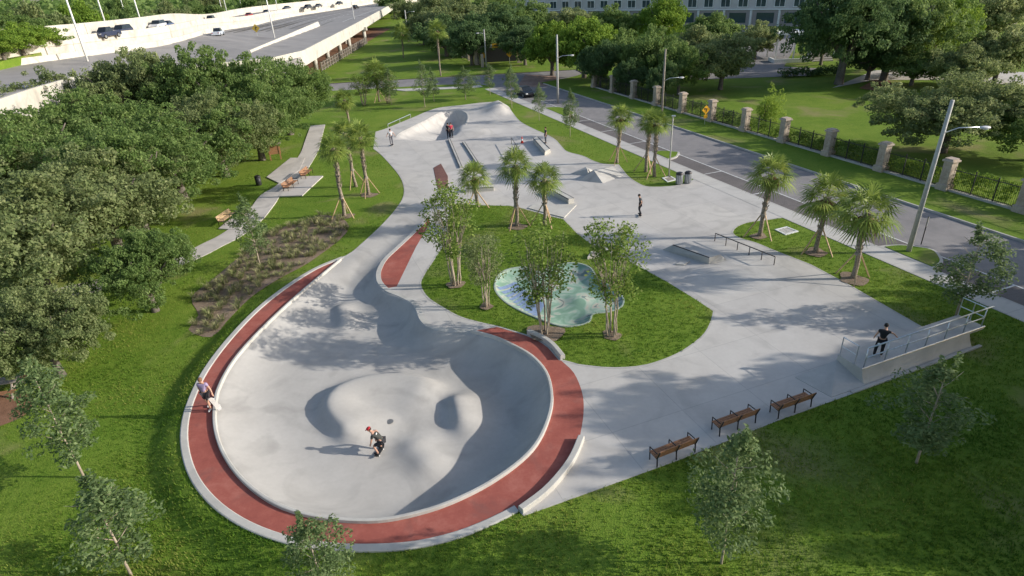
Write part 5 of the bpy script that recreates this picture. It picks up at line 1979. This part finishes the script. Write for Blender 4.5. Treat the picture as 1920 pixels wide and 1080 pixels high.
# piers under the ramp
for i, (px, lb) in enumerate((((575, 140), 'bridge pier under the ramp nearest the oaks'), ((600, 131), 'second bridge pier from the oaks under the ramp'), ((622, 115), 'third bridge pier from the oaks under the ramp'), ((645, 104), 'fourth bridge pier from the oaks under the ramp'),
                              ((662, 95), 'fifth bridge pier from the oaks under the ramp'), ((690, 80), 'furthest bridge pier under the ramp'))):
    q = G(*px)
    ztop = hz(q) - 1.1
    t = thing('bridge_pier', lb, 'pier', (q[0] - 0.8, q[1], 0), 0, 'piers under the highway ramp')
    MB().tube([(0, 0, -.3), (0, 0, ztop - .9)], .55, 14).build('column', M['barrier'], t, smooth=True)
    MB().box((-3.2, 0, ztop - .48), (8.5, 1.3, .95)).build('pier_cap', M['barrier'], t)
    MB().tube([(-6.2, 0, -.3), (-6.2, 0, ztop - .9)], .55, 14).build('column', M['barrier'], t, smooth=True)
sheet('pier_ground', [(-75, 118), (-41, 127), (-41.5, 260), (-90, 300)], 0.03, M['dirt'], 'bare ground under the highway ramp')
# grassy berm left of the highway
berm = [GH(*q) for q in ((-260, 150), (0, 134), (70, 117), (118, 101), (105, 82), (0, 88), (-260, 110))]
o = MB().prism(berm, -0.5, 10.45).build('highway_berm', M['grass'])
tag(o, 'green berm with bushes beside the highway', kind='structure')


# ---- cars
def car_parts(kind):
    """side profiles along x (front +x), widths, for a sedan, suv or pickup"""
    if kind == 'pickup':
        body = [(-2.75, .42), (2.75, .42), (2.8, .75), (2.7, 1.05), (1.35, 1.12), (-2.75, 1.12)]
        cab = [(-.75, 1.1), (1.45, 1.1), (.75, 1.80), (-.55, 1.82)]
        wb, r = 1.75, .40
    elif kind == 'suv':
        body = [(-2.3, .38), (2.3, .36), (2.38, .7), (2.25, .98), (1.1, 1.08), (-2.32, 1.1)]
        cab = [(-2.25, 1.07), (1.2, 1.07), (.5, 1.70), (-1.95, 1.72)]
        wb, r = 1.4, .37
    else:
        body = [(-2.3, .32), (2.25, .30), (2.35, .55), (2.2, .80), (1.05, .92), (-1.4, .95), (-2.3, .92)]
        cab = [(-1.75, .92), (1.15, .90), (.35, 1.40), (-.95, 1.42)]
        wb, r = 1.38, .33
    return body, cab, wb, r


def extr(prof, w0, w1=None):
    """side profile in x,z extruded across y; narrower at the top when w1 given"""
    zmin, zmax = min(z for _, z in prof), max(z for _, z in prof)
    b = MB()
    n = len(prof)
    vs_ = []
    for s in (-1, 1):
        for x, z in prof:
            f = (z - zmin) / (zmax - zmin)
            w = w0 + ((w1 if w1 else w0) - w0) * f
            vs_.append((x, s * w / 2, z))
    b.add(vs_, [tuple(range(n)), tuple(range(2 * n - 1, n - 1, -1))] + [(i, n + i, n + (i + 1) % n, (i + 1) % n) for i in range(n)])
    return b


M['glass'] = flat('car_glass', (0.02, 0.025, 0.03), 0.1, 0.0, 0.6, var=0.0)
M['tyre'] = flat('tyre', (0.02, 0.02, 0.02), 0.85)
_paint = {}
CARM = {}


def car(label, p, z, rz, kind, col, group):
    if kind not in CARM:
        body, cab, wb, r = car_parts(kind)
        me = {}
        me['body'] = extr(body, 1.86, 1.78)
        me['cabin'] = extr(cab, 1.70, 1.36)
        fx = body[2][0]
        CARM[kind] = (me, wb, r, fx, cab, body)
    me, wb, r, fx, cab, body = CARM[kind]
    if col not in _paint:
        _paint[col] = flat('car_paint', col, 0.3, 0.2, 0.5, var=0.03)
    t = thing('car', label, 'car', (p[0], p[1], z), rz, group)
    me['body'].build('car_body', _paint[col], t, fix=True, bevel=0.06)
    cb = me['cabin'].build('window_band', M['glass'], t, fix=True, bevel=0.05)
    zt = max(q[1] for q in cab)
    xs_ = sorted(q[0] for q in cab if q[1] > zt - .1)
    MB().box(((xs_[0] + xs_[-1]) / 2, 0, zt + .012), (xs_[-1] - xs_[0] - .05, 1.32, .05)).build('roof', _paint[col], t, bevel=0.02)
    for x in (-wb, wb):
        for y in (-.86, .86):
            w = MB().tube([(x, y - .1, r), (x, y + .1, r)], r, 14).build('wheel', M['tyre'], t, smooth=False)
            MB().tube([(x, y - .108 if y < 0 else y + .09, r), (x, y - .09 if y < 0 else y + .108, r)], r * .62, 12).build('rim', M['steel'], w)
    for y in (-.68, .68):
        MB().box((fx - .06, y, .68 if kind != 'pickup' else .86), (.14, .34, .15)).build('headlight', M['white'], t)
        MB().box((min(q[0] for q in body) + .01, y, .78 if kind != 'pickup' else .9), (.08, .28, .14)).build('tail_light', flat('tail_red', (.35, .01, .01), .4) if 'tail' not in _paint else _paint['tail'], t)
    return t


def hw_dir(p):
    A = np.array(hw_m)
    i = int(np.argmin(np.hypot(A[:, 0] - p[0], A[:, 1] - p[1])))
    i = min(max(i, 1), len(A) - 2)
    return math.atan2(A[i + 1][1] - A[i - 1][1], A[i + 1][0] - A[i - 1][0])


_g = 'cars on the highway'
for px, kind, col, lb in (((203, 72), 'pickup', (.04, .05, .09), 'dark blue pickup on the far carriageway at the left'), ((231, 66), 'suv', (.05, .06, .10), 'dark blue car just ahead of the blue pickup'), ((298, 55), 'suv', (.7, .7, .72), 'white van on the far carriageway'),
                          ((314, 53), 'sedan', (.09, .13, .25), 'blue sedan beside the white van'), ((326, 42), 'suv', (.6, .6, .6), 'silver car above the blue sedan by the sound wall'), ((396, 41), 'suv', (.06, .06, .07), 'dark car between the two tall lamp poles'),
                          ((467, 32), 'sedan', (.45, .03, .03), 'red car on the far carriageway'), ((500, 26), 'sedan', (.07, .07, .08), 'black car behind the red car'), ((538, 18), 'sedan', (.10, .10, .11), 'grey car third behind the red car'),
                          ((577, 17), 'suv', (.05, .05, .06), 'dark car in the far queue before the bend'), ((597, 14), 'sedan', (.12, .12, .13), 'small grey car in the far queue'), ((636, 9), 'sedan', (.06, .06, .07), 'furthest dark car on the highway'),
                          ((410, 68), 'pickup', (.55, .60, .68), 'pale blue pickup alone in the near lanes'), ((667, 17), 'suv', (.03, .03, .03), 'black car in the near lanes under the far lamp pole')):
    near = px in ((410, 68), (667, 17))
    q = GH(*px, 0 if near else UP)
    car(lb, q, hz(q) + .01 + (0 if near else UP), hw_dir(q) + (0 if near else math.pi), kind, col, _g)
q = G(985, 178)
car('black sedan parked in the street beside the young oak', q, ROADZ + .01, math.atan2(-.94, .342), 'sedan', (.015, .015, .018), None)
q = G(172, 438)
car('dark blue car parked under the grey oaks', q, 0.0, R(20), 'suv', (.03, .035, .06), None)

# ---- highway lamp poles
for px, lb in (((168, 125), 'tall white highway lamp pole nearest the left oaks'), ((207, 73), 'highway lamp pole crossing the blue pickup'), ((242, 50), 'highway lamp pole rising behind the sound wall'), ((273, 71), 'highway lamp pole right of the sound wall pole'),
               ((420, 35), 'left pole of the close pair above the highway'), ((429, 38), 'right pole of the close pair above the highway'), ((516, 77), 'lamp pole beside the yellow highway sign'), ((523, 30), 'highway lamp pole on the median beyond the yellow sign'), ((664, 36), 'lamp pole on the ramp parapet'), ((455, 24), 'thin lamp pole behind the red car'), ((586, 10), 'far lamp pole above the car queue')):
    q = GH(*px)
    z = hz(q)
    t = thing('highway_lamp', lb, 'lamp post', (q[0], q[1], z), 0, 'highway lamp poles')
    hh = 14.0
    MB().tube([(0, 0, -1.0), (0, 0, hh)], [.17, .10], 10).build('pole_shaft', M['white'], t, smooth=True)
    MB().tube([(0, 0, hh - .3), (-1.2, 0.3, hh + .4), (-2.6, .6, hh + .5)], .06, 8).build('lamp_arm', M['white'], t)
    MB().ball((-2.9, .65, hh + .46), (.45, .2, .12)).build('lamp_head', M['steel'], t, smooth=True)
q = GH(484, 73)
t = thing('highway_sign', 'yellow diamond warning sign on the highway shoulder', 'sign', (q[0], q[1], hz(q)), 0.1)
h = height(q, 45, hz(q))
MB().tube([(0, 0, 0), (0, 0, h - .4)], .07, 8).build('post', M['steel'], t)
dm = MB().box((0, -.08, h - .95), (1.35, .04, 1.35), 0, Matrix.Rotation(math.pi / 4, 4, 'Y')).build('sign_plate', flat('old_yellow', (.42, .30, .05), .5), t)
MB().box((0, -.12, h - .95), (.16, .02, .8)).box((.2, -.12, h - .8), (.4, .02, .14)).build('sign_mark', M['black'], dm)

# ================================================================== FENCES
M['stone'] = layered('pillar_stone', [(0.4, (0.36, 0.29, 0.23)), (0.6, (0.52, 0.44, 0.36))], [(1.5, 1), (10, .8)], bump=.3, bscale=20)
FS = 50.7
bars = MB()
SP = 6.1
for k in range(44):
    x = 0.14 * k
    if x < SP - .35:
        bars.tube([(0.17 + x, 0, .12), (0.17 + x, 0, 1.95)], .014, 4)
bars = bars.mesh('fence_bars', M['black'])
ordn = ['nearest', 'second', 'third', 'fourth', 'fifth', 'sixth', 'seventh', 'eighth', 'ninth', 'tenth', 'eleventh', 'twelfth', 'thirteenth', 'fourteenth', 'fifteenth']
random.seed(3)
for k in range(13):
    t0 = 20.7 + SP * k
    q = ST(FS, t0)
    t = thing('stone_pillar', f'{ordn[k]} beige stone fence pillar counted from the right edge', 'pillar', (q[0], q[1], 0), math.atan2(RD.y, RD.x), 'stone pillars of the estate fence')
    MB().box((0, 0, .2), (.95, .95, .6)).build('plinth', M['stone'], t, bevel=.03)
    MB().box((0, 0, 1.42), (.72, .72, 1.85)).build('shaft', M['stone'], t, bevel=.02)
    MB().box((0, 0, 2.42), (.95, .95, .16)).build('cap', M['stone'], t, bevel=.03)
    MB().prism([(-.36, -.36), (.36, -.36), (.36, .36), (-.36, .36)], 2.495, 2.62).build('cap_block', M['stone'], t)
    if k < 12:
        f = thing('iron_fence', f'{ordn[k]} black iron fence panel counted from the right edge', 'fence', (*ST(FS, t0 + .42), 0), math.atan2(RD.y, RD.x), 'black iron panels of the estate fence')
        link(bpy.data.objects.new('fence_bars', bars), f)['kind'] = 'stuff'
        for z in (.25, 1.75):
            MB().box((SP / 2 - .42, 0, z), (SP - .86, .04, .05)).build('rail', M['black'], f)
        for x in (1.75, 3.5):
            MB().box((x, 0, 1.0), (.07, .07, 2.1)).build('post', M['black'], f)
        MB().box((SP / 2 - .42, 0, .04), (SP - 0.98, .35, .2)).build('fence_kerb', M['kerb'], f)
# hedge plants behind the fence, one clump to a bay
hl, hr = [], []
for k in range(44):
    hl.append((random.uniform(0, SP), random.uniform(-.5, .45), random.uniform(.15, 1.5)))
    hr.append((random.uniform(.35, .6), .35, random.uniform(.3, .5)))
C, N = cloud(hl, hr, [50] * 44, .5, .4, .4)
V, F = leaf_quads(C, N, .2, .11)
hm = np_mesh('hedge', V, F, M['oak_lime'], False, np.clip(RNG.normal(.4, .25, len(F)), 0, 1))
for k in range(12):
    o = leafy('fence_vine', hm, M['oak_lime'] if k < 6 else M['oak'])
    o.location = (*ST(FS + .75, 20.9 + SP * k), 0)
    o.rotation_euler = (0, 0, math.atan2(RD.y, RD.x))
    o.scale.z = random.uniform(.7, 1.15)
    tag(o, f'leafy vine growing behind the {ordn[k]} fence panel from the right edge', 'plant', 'vines behind the estate fence')


def post_fence(name, label, a, b, n, h, pm, panel, w=.35):
    t = thing(name, label, 'fence', (a[0], a[1], 0), heading(a, b))
    L = math.dist(a, b)
    for i in range(n):
        MB().box((L * i / (n - 1), 0, h / 2), (w, w, h)).build('post', pm, t)
    for z in (.3, h * .55, h - .25):
        MB().box((L / 2, 0, z), (L - w, .05, .07)).build('rail', panel, t)
    bb = MB()
    k = int(L / .3)
    for i in range(k):
        bb.beam(((i + .5) * L / k, 0.03, .1), ((i + .5) * L / k, 0.03, h - .15), .03, .03)
    o = bb.build('pickets', panel, t)
    o['kind'] = 'stuff'
    return t


post_fence('boundary_fence', 'dark fence with pale posts along the right side of the far lawn', G(905, 126), G(772, 62), 17, 2.6, M['stone'], M['black'], .5)
post_fence('timber_fence', 'grey timber fence below the highway ramp', G(604, 134), G(688, 82), 22, 2.0, M['grey_wood'], M['grey_wood'], .28)

# gateway at the end of the street
q = G(935, 119)
t = thing('park_gateway', 'dark gateway with a yellow clearance bar at the street end', 'gate', (q[0], q[1], 0), 0.0)
for x in (-4.6, 4.6):
    MB().box((x, 0, 1.6), (1.1, 1.1, 3.4)).build('gate_pillar', M['stone'], t, bevel=.03)
MB().box((0, 3.0, 1.7), (8.0, .3, 3.4)).build('opening_shade', M['black'], t)  # black panel standing in for the shade inside the open gateway
MB().box((0, 0, 3.6), (10.5, 1.4, .5)).build('lintel', M['kerb'], t)
MB().box((0, -.9, 3.75), (2.4, .1, .85)).build('clearance_plate', yel, t)
MB().box((0, -.97, 3.75), (1.6, .03, .22)).build('plate_lettering', M['black'], t)
for x in (-3.2, 2.4):
    dm = MB().box((x, -.8, 1.9), (.95, .05, .95), 0, Matrix.Rotation(math.pi / 4, 4, 'Y')).build('warning_plate', yel, t)
    MB().tube([(x, -.74, 0), (x, -.74, 1.6)], .04, 6).build('plate_post', M['steel'], t)

# ================================================================== OFFICE BUILDING, CANOPY, LOTS
M['office'] = layered('office_render', [(0.4, (0.52, 0.48, 0.46)), (0.6, (0.62, 0.58, 0.56))], [(.3, 1), (4, .5)])
M['office2'] = layered('office_base', [(0.4, (0.34, 0.29, 0.28)), (0.6, (0.42, 0.37, 0.36))], [(.3, 1), (4, .5)])
M['win'] = flat('window_glass', (.05, .08, .09), .12, 0, .7, var=.25, scale=.4)
A_, B_ = (6.0, 250.0), (120.0, 152.0)
LB = math.dist(A_, B_)
t = thing('office_building', 'long pale office building with rows of windows behind the trees', 'building', (*A_, 0), heading(A_, B_))
# local x along the facade, local -y towards the park
MB().box((LB / 2, 9, 2.1), (LB, 18, 4.3)).build('ground_floor', M['office2'], t)
MB().box((LB / 2, 9.2, 12.8), (LB, 18, 17.0)).build('wall', M['office'], t)
MB().box((LB / 2, 9, 21.5), (LB + .8, 19, .5)).build('roof', M['kerb'], t)
MB().box((LB / 2, -.1, 4.42), (LB, .5, .3)).build('string_course', M['white'], t)
wm = MB().box((0, 0, 0), (2.6, .12, 2.1)).mesh('pane', M['win'])
fm = MB().box((0, -.05, 1.12), (3.0, .2, .16)).box((0, -.08, -1.13), (3.1, .3, .18)).box((-1.42, -.05, 0), (.16, .2, 2.08)).box((1.42, -.05, 0), (.16, .2, 2.08)).box((0, -.03, 0), (.09, .2, 2.08)).mesh('window_frame', M['white'])
for r_ in range(3):
    for k in range(int(LB / 5.2)):
        w = link(bpy.data.objects.new('window', wm), t)
        w.location = (3.0 + 5.2 * k, .14, 6.2 + 4.4 * r_)
        f = link(bpy.data.objects.new('window_frame', fm), w)
for k in range(int(LB / 8)):
    w = link(bpy.data.objects.new('window', wm), t)
    w.location = (5.0 + 8 * k, -.02, 2.2)
    w.scale = (1.9, 1, 1.3)
    MB().box((1.0 + 8 * k, -.3, 2.1), (.5, .6, 4.2)).build('column', M['white'], t)
sheet('car_park', GL([(1290, 150), (1520, 142), (1532, 128), (1470, 125), (1505, 62), (1400, 50), (1330, 62), (1300, 110)]), 0.02, M['asphalt'], 'grey car park lane beside the office')
sheet('estate_drive', GL([(1560, 165), (1640, 150), (1760, 150), (1990, 165), (1990, 140), (1800, 128), (1640, 132)]), 0.024, M['path'], 'pale drive behind the estate lawn')
sheet('mulch_patch', GL([(1610, 166), (1640, 150), (1668, 152), (1678, 166), (1650, 172)]), 0.06, M['dirt'], 'brown mulch patch under the big trees')
q = G(1478, 118)
t = thing('entrance_canopy', 'white flat roofed entrance canopy on posts before the office', 'canopy', (q[0], q[1], 0), R(-6))
MB().box((2.0, 6.5, 4.7), (7.5, 6.5, .35)).build('roof_slab', M['white'], t)
MB().box((8.4, 9.0, 5.6), (5.5, 6.5, .35)).build('roof_slab', M['white'], t)
for x in (-1.3, 2.0, 5.3):
    for y in (3.8, 9.2):
        MB().box((x, y, 2.27), (.22, .22, 4.54)).build('post', M['white'], t)
for x in (6.4, 10.4):
    MB().box((x, 6.4, 2.7), (.22, .22, 5.4)).build('post', M['white'], t)
for y, z in ((-.1, .5), (.6, .5)):
    pass
MB().box((.6, .2, .35), (6.4, .3, .7)).build('planter_wall', M['white'], t)
MB().box((-2.5, 2.0, .35), (.3, 3.4, .7)).build('planter_wall', M['white'], t)
MB().box((3.7, 2.0, .35), (.3, 3.4, .7)).build('planter_wall', M['white'], t)
for k in range(7):
    MB().box((6.3, .4 + .55 * k, .1 + .16 * k), (3.6, .55, .2 + .32 * k)).build('step', M['path'], t)
for x in (4.4, 8.2):
    MB().tube([(x, .2, 1.0), (x, 4.0, 2.1)], .05, 6).build('handrail', M['steel'], t)

# ================================================================== BACKGROUND TREES
def bg_tree(label, bpx, ytop, wpx, mat, group, z=0.0, kind='far', hmin=None):
    b = G(bpx[0], bpx[1], z)
    h = height(b, ytop, z) if ytop is not None else hmin
    dist = math.dist((b[0], b[1], z), (0, 0, CAMZ))
    hw = wpx / 2 / FPX * dist
    return tree('broad_tree', label, 'tree', b, kind, M[mat], hw / 6.0, h / 6.9, group=group, z=z)


random.seed(17)
g1, g2 = 'street trees behind the fence', 'trees beyond the far lawn'
for a in (((985, 122), 38, 110, 'oak_dark', 'dark tree just right of the gateway', g1), ((1035, 140), 22, 130, 'oak_lime', 'bright lime green tree beside the brick crossing', g1), ((1095, 146), 18, 150, 'oak_lime', 'broad lime green tree behind the tall pale pole', g1),
          ((1125, 165), 62, 90, 'oak_dark', 'dark bushy tree at the fence corner', g1), ((1165, 150), 48, 110, 'oak', 'mid green tree third along the fence', g1), ((1218, 165), 40, 120, 'oak', 'mid green tree behind the timber pole', g1), ((1272, 178), 62, 100, 'oak', 'leafy tree overhanging the far fence pillars', g1),
          ((1300, 140), 30, 120, 'oak_grey', 'grey green tree in front of the office lot', g1), ((1350, 168), 50, 140, 'oak_grey', 'round dark trunked oak on the estate lawn', g1), ((1240, 90), -20, 100, 'oak_lime', 'bright tree touching the top edge before the office', g1), ((1330, 100), 10, 110, 'oak', 'tree against the office facade', g1),
          ((885, 122), 30, 120, 'oak_dark', 'dark tree just left of the gateway', g2), ((838, 106), 22, 120, 'oak_dark', 'dark tree behind the tall far palm', g2), ((796, 84), 12, 100, 'oak_grey', 'grey green tree behind the boundary fence', g2), ((935, 100), 0, 140, 'oak_dark', 'large dark tree behind the gateway', g2),
          ((870, 84), -12, 150, 'oak_grey', 'pale crowned tree above the boundary fence', g2), ((775, 50), -8, 90, 'oak_grey', 'hazy tree at the far end of the far lawn', g2), ((985, 90), -10, 120, 'oak', 'green tree filling the gap before the office', g2), ((1060, 84), 4, 140, 'oak_grey', 'grey green tree above the lime trees', g2), ((740, 34), -18, 70, 'oak', 'small far tree where the highway vanishes', g2),
          ((1150, 90), 2, 110, 'oak', 'deep green tree between the lime tree and office', g2), ((830, 60), -25, 110, 'oak_grey', 'far grey tree at the top edge above the palms', g2), ((920, 66), -28, 130, 'oak', 'far green tree at the top edge above the gateway', g2),
          ((1572, 158), -95, 230, 'oak_dark', 'huge dark tree rising past the top edge on the estate lawn', g1), ((1655, 152), -70, 210, 'oak', 'tall tree behind the mulch patch', g1), ((1725, 138), -60, 170, 'oak_lime', 'sunlit lime edged tall tree beside the office wing', g1),
          ((1625, 150), 60, 120, 'oak_dark', 'low dark tree filling the gap under the huge tree', g1), ((1708, 160), 85, 110, 'oak', 'low leafy tree right of the mulch patch', g1), ((1795, 172), 75, 120, 'oak_grey', 'low grey green tree behind the near street lamp', g1),
          ((1538, 122), 20, 90, 'oak_dark', 'dark tree beside the canopy steps', g1), ((1415, 112), 34, 84, 'oak_grey', 'small grey tree beside the car park lane', g1), ((1180, 176), 98, 80, 'oak_dark', 'low dark shrub tree behind the far fence pillars', g1), ((1240, 190), 105, 70, 'oak_dark', 'low dark shrub tree behind the timber pole', g1),
          ((1862, 160), 30, 120, 'oak_grey', 'small round oak on the drive at the right', g1), ((1830, 95), -40, 130, 'oak_grey', 'tree against the right office wing', g1)):
    bg_tree(a[4], a[0], a[1], a[2], a[3], a[5], kind='oak' if a[2] > 160 else 'far')
bg_tree('spreading grey green live oak behind the fence at the right', (1765, 285), 112, 255, 'oak_grey', g1, kind='oak')
bg_tree('live oak cut by the right edge behind the fence', (1935, 300), 150, 200, 'oak', g1, kind='oak')
# lime weeping shrub on the estate lawn
q = G(1436, 228)
hl = [(random.gauss(0, .75), random.gauss(0, .7), abs(random.gauss(1.4, .9))) for _ in range(50)]
C, N = cloud(hl, [(.45, .45, .7)] * 50, [50] * 50, .6, .1, .5)
V, F = leaf_quads(C, N, .42, .07)
t = thing('weeping_shrub', 'lime yellow weeping shrub behind the fence', 'shrub', (q[0], q[1], 0))
link(bpy.data.objects.new('foliage', np_mesh('foliage', V, F, M['oak_lime'], False, np.clip(RNG.normal(.8, .2, len(F)), 0, 1))), t)
limb_b = MB()
for k in range(5):
    limb(limb_b, (0, 0, -.1), (random.uniform(-.6, .6), random.uniform(-.6, .6), 2.2), .05, .015)
limb_b.build('stems', M['bark'], t)
# clipped hedge by the canopy
hl = [(x, random.uniform(-.8, .8), random.uniform(.3, 1.1)) for x in np.linspace(0, 9, 40)]
C, N = cloud(hl, [(.6, .6, .5)] * 40, [60] * 40, .6, .4, .6)
V, F = leaf_quads(C, N, .3, .18)
q = G(1466, 145)
t = thing('clipped_hedge', 'low dark hedge below the entrance canopy', 'hedge', (q[0], q[1], 0))
link(bpy.data.objects.new('foliage', np_mesh('foliage', V, F, M['oak_dark'], False, np.clip(RNG.normal(.5, .2, len(F)), 0, 1))), t)
# trees behind the highway, left
random.seed(29)
wood = []
k = 0
names_ = ['leftmost', 'second', 'third', 'fourth', 'fifth', 'sixth', 'seventh', 'eighth', 'ninth', 'tenth', 'eleventh', 'twelfth', 'thirteenth', 'fourteenth', 'fifteenth', 'sixteenth', 'seventeenth', 'eighteenth']
for row, (off, cnt, hmul) in enumerate(((16, 17, 1.0), (44, 15, 1.35))):
    P = resample(hw_l, 200)
    P = P[P[:, 1] > 60]
    for i in range(cnt):
        q = P[int((i + .3) / cnt * (len(P) - 1))]
        j = min(int((i + .3) / cnt * (len(P) - 1)) + 1, len(P) - 1)
        d_ = P[j] - P[j - 1]
        nn = np.array([-d_[1], d_[0]]) / (np.hypot(*d_) + 1e-9)
        b = q + nn * (off + random.uniform(-4, 5))
        h = random.uniform(12, 16) * hmul
        tree('broad_tree', f'{names_[i]} tree from the left in the {"front" if row == 0 else "back"} row beyond the highway', 'tree', (b[0], b[1]), 'far', M[random.choice(['oak_lime', 'oak', 'oak', 'oak_grey'])], random.uniform(1.5, 2.0), h / 6.9, group='trees beyond the highway', z=0.0)
for i, (px, h, w, lb) in enumerate((((15, 128), 4.5, .75, 'olive bush on the berm at the left edge'), ((52, 119), 4.8, .8, 'olive bush in the middle of the berm'), ((88, 108), 4.2, .7, 'olive bush at the right end of the berm'), ((20, 100), 6.5, 1.0, 'green bush behind the others on the berm'), ((-40, 112), 6, 1, 'green bush at the far left of the berm'), ((70, 92), 5.5, .9, 'green bush at the back right of the berm'))):
    q = GH(*px)
    tree('bush', lb, 'bush', q, 'far', M['oak_lime'] if i < 3 else M['oak'], w, h / 6.9, group='bushes on the highway berm', z=10.4)
# a distant wood closing the view to the horizon
Cw, Nw = [], []
hl, hr = [], []
for k in range(1500):
    a = random.uniform(-62, 62)
    d_ = random.uniform(520, 1500)
    hl.append((d_ * math.sin(R(a)), d_ * math.cos(R(a)), random.uniform(2, 10)))
    hr.append((random.uniform(7, 14), random.uniform(7, 14), random.uniform(5, 9)))
C, N = cloud(hl, hr, [34] * len(hl), .6, .5, .8)
V, F = leaf_quads(C, N, 4.6, 3.2)
o = link(bpy.data.objects.new('distant_wood', np_mesh('distant_wood', V, F, M['oak'], False, np.clip(RNG.normal(.45, .25, len(F)), 0, 1))))
tag(o, 'distant wooded skyline beyond the highway', 'wood', kind='stuff')
# street trees right of the frame, whose shade falls over the plaza and the near lawn
for i, (x, y, hw_, hh_, lb) in enumerate(((26.6, 19.4, 5.0, 11.0, 'broad street tree outside the right edge level with the benches'), (34, 15.5, 5.2, 13.5, 'street tree standing just outside the right edge of the photo'), (38, 22, 4.6, 11.5, 'street tree outside the right edge, opposite the railed ramp'), (28, 10, 3.6, 8.0, 'street tree outside the right edge, nearest the camera'),
                                          (46, 14.5, 4.6, 13.0, 'tall street tree outside the right edge, behind the first'), (26, 15, 2.6, 6.0, 'small street tree outside the right edge on the lawn'), (41, 26.5, 5.2, 10.0, 'street tree outside the right edge beside the fence'), (45, 33, 4.6, 9.0, 'furthest street tree outside the right edge'))):
    tree('street_tree', lb, 'tree', (x, y), 'oak', M['oak'], hw_ / 6, hh_ / 7.0, group='street trees right of the frame', var=i)
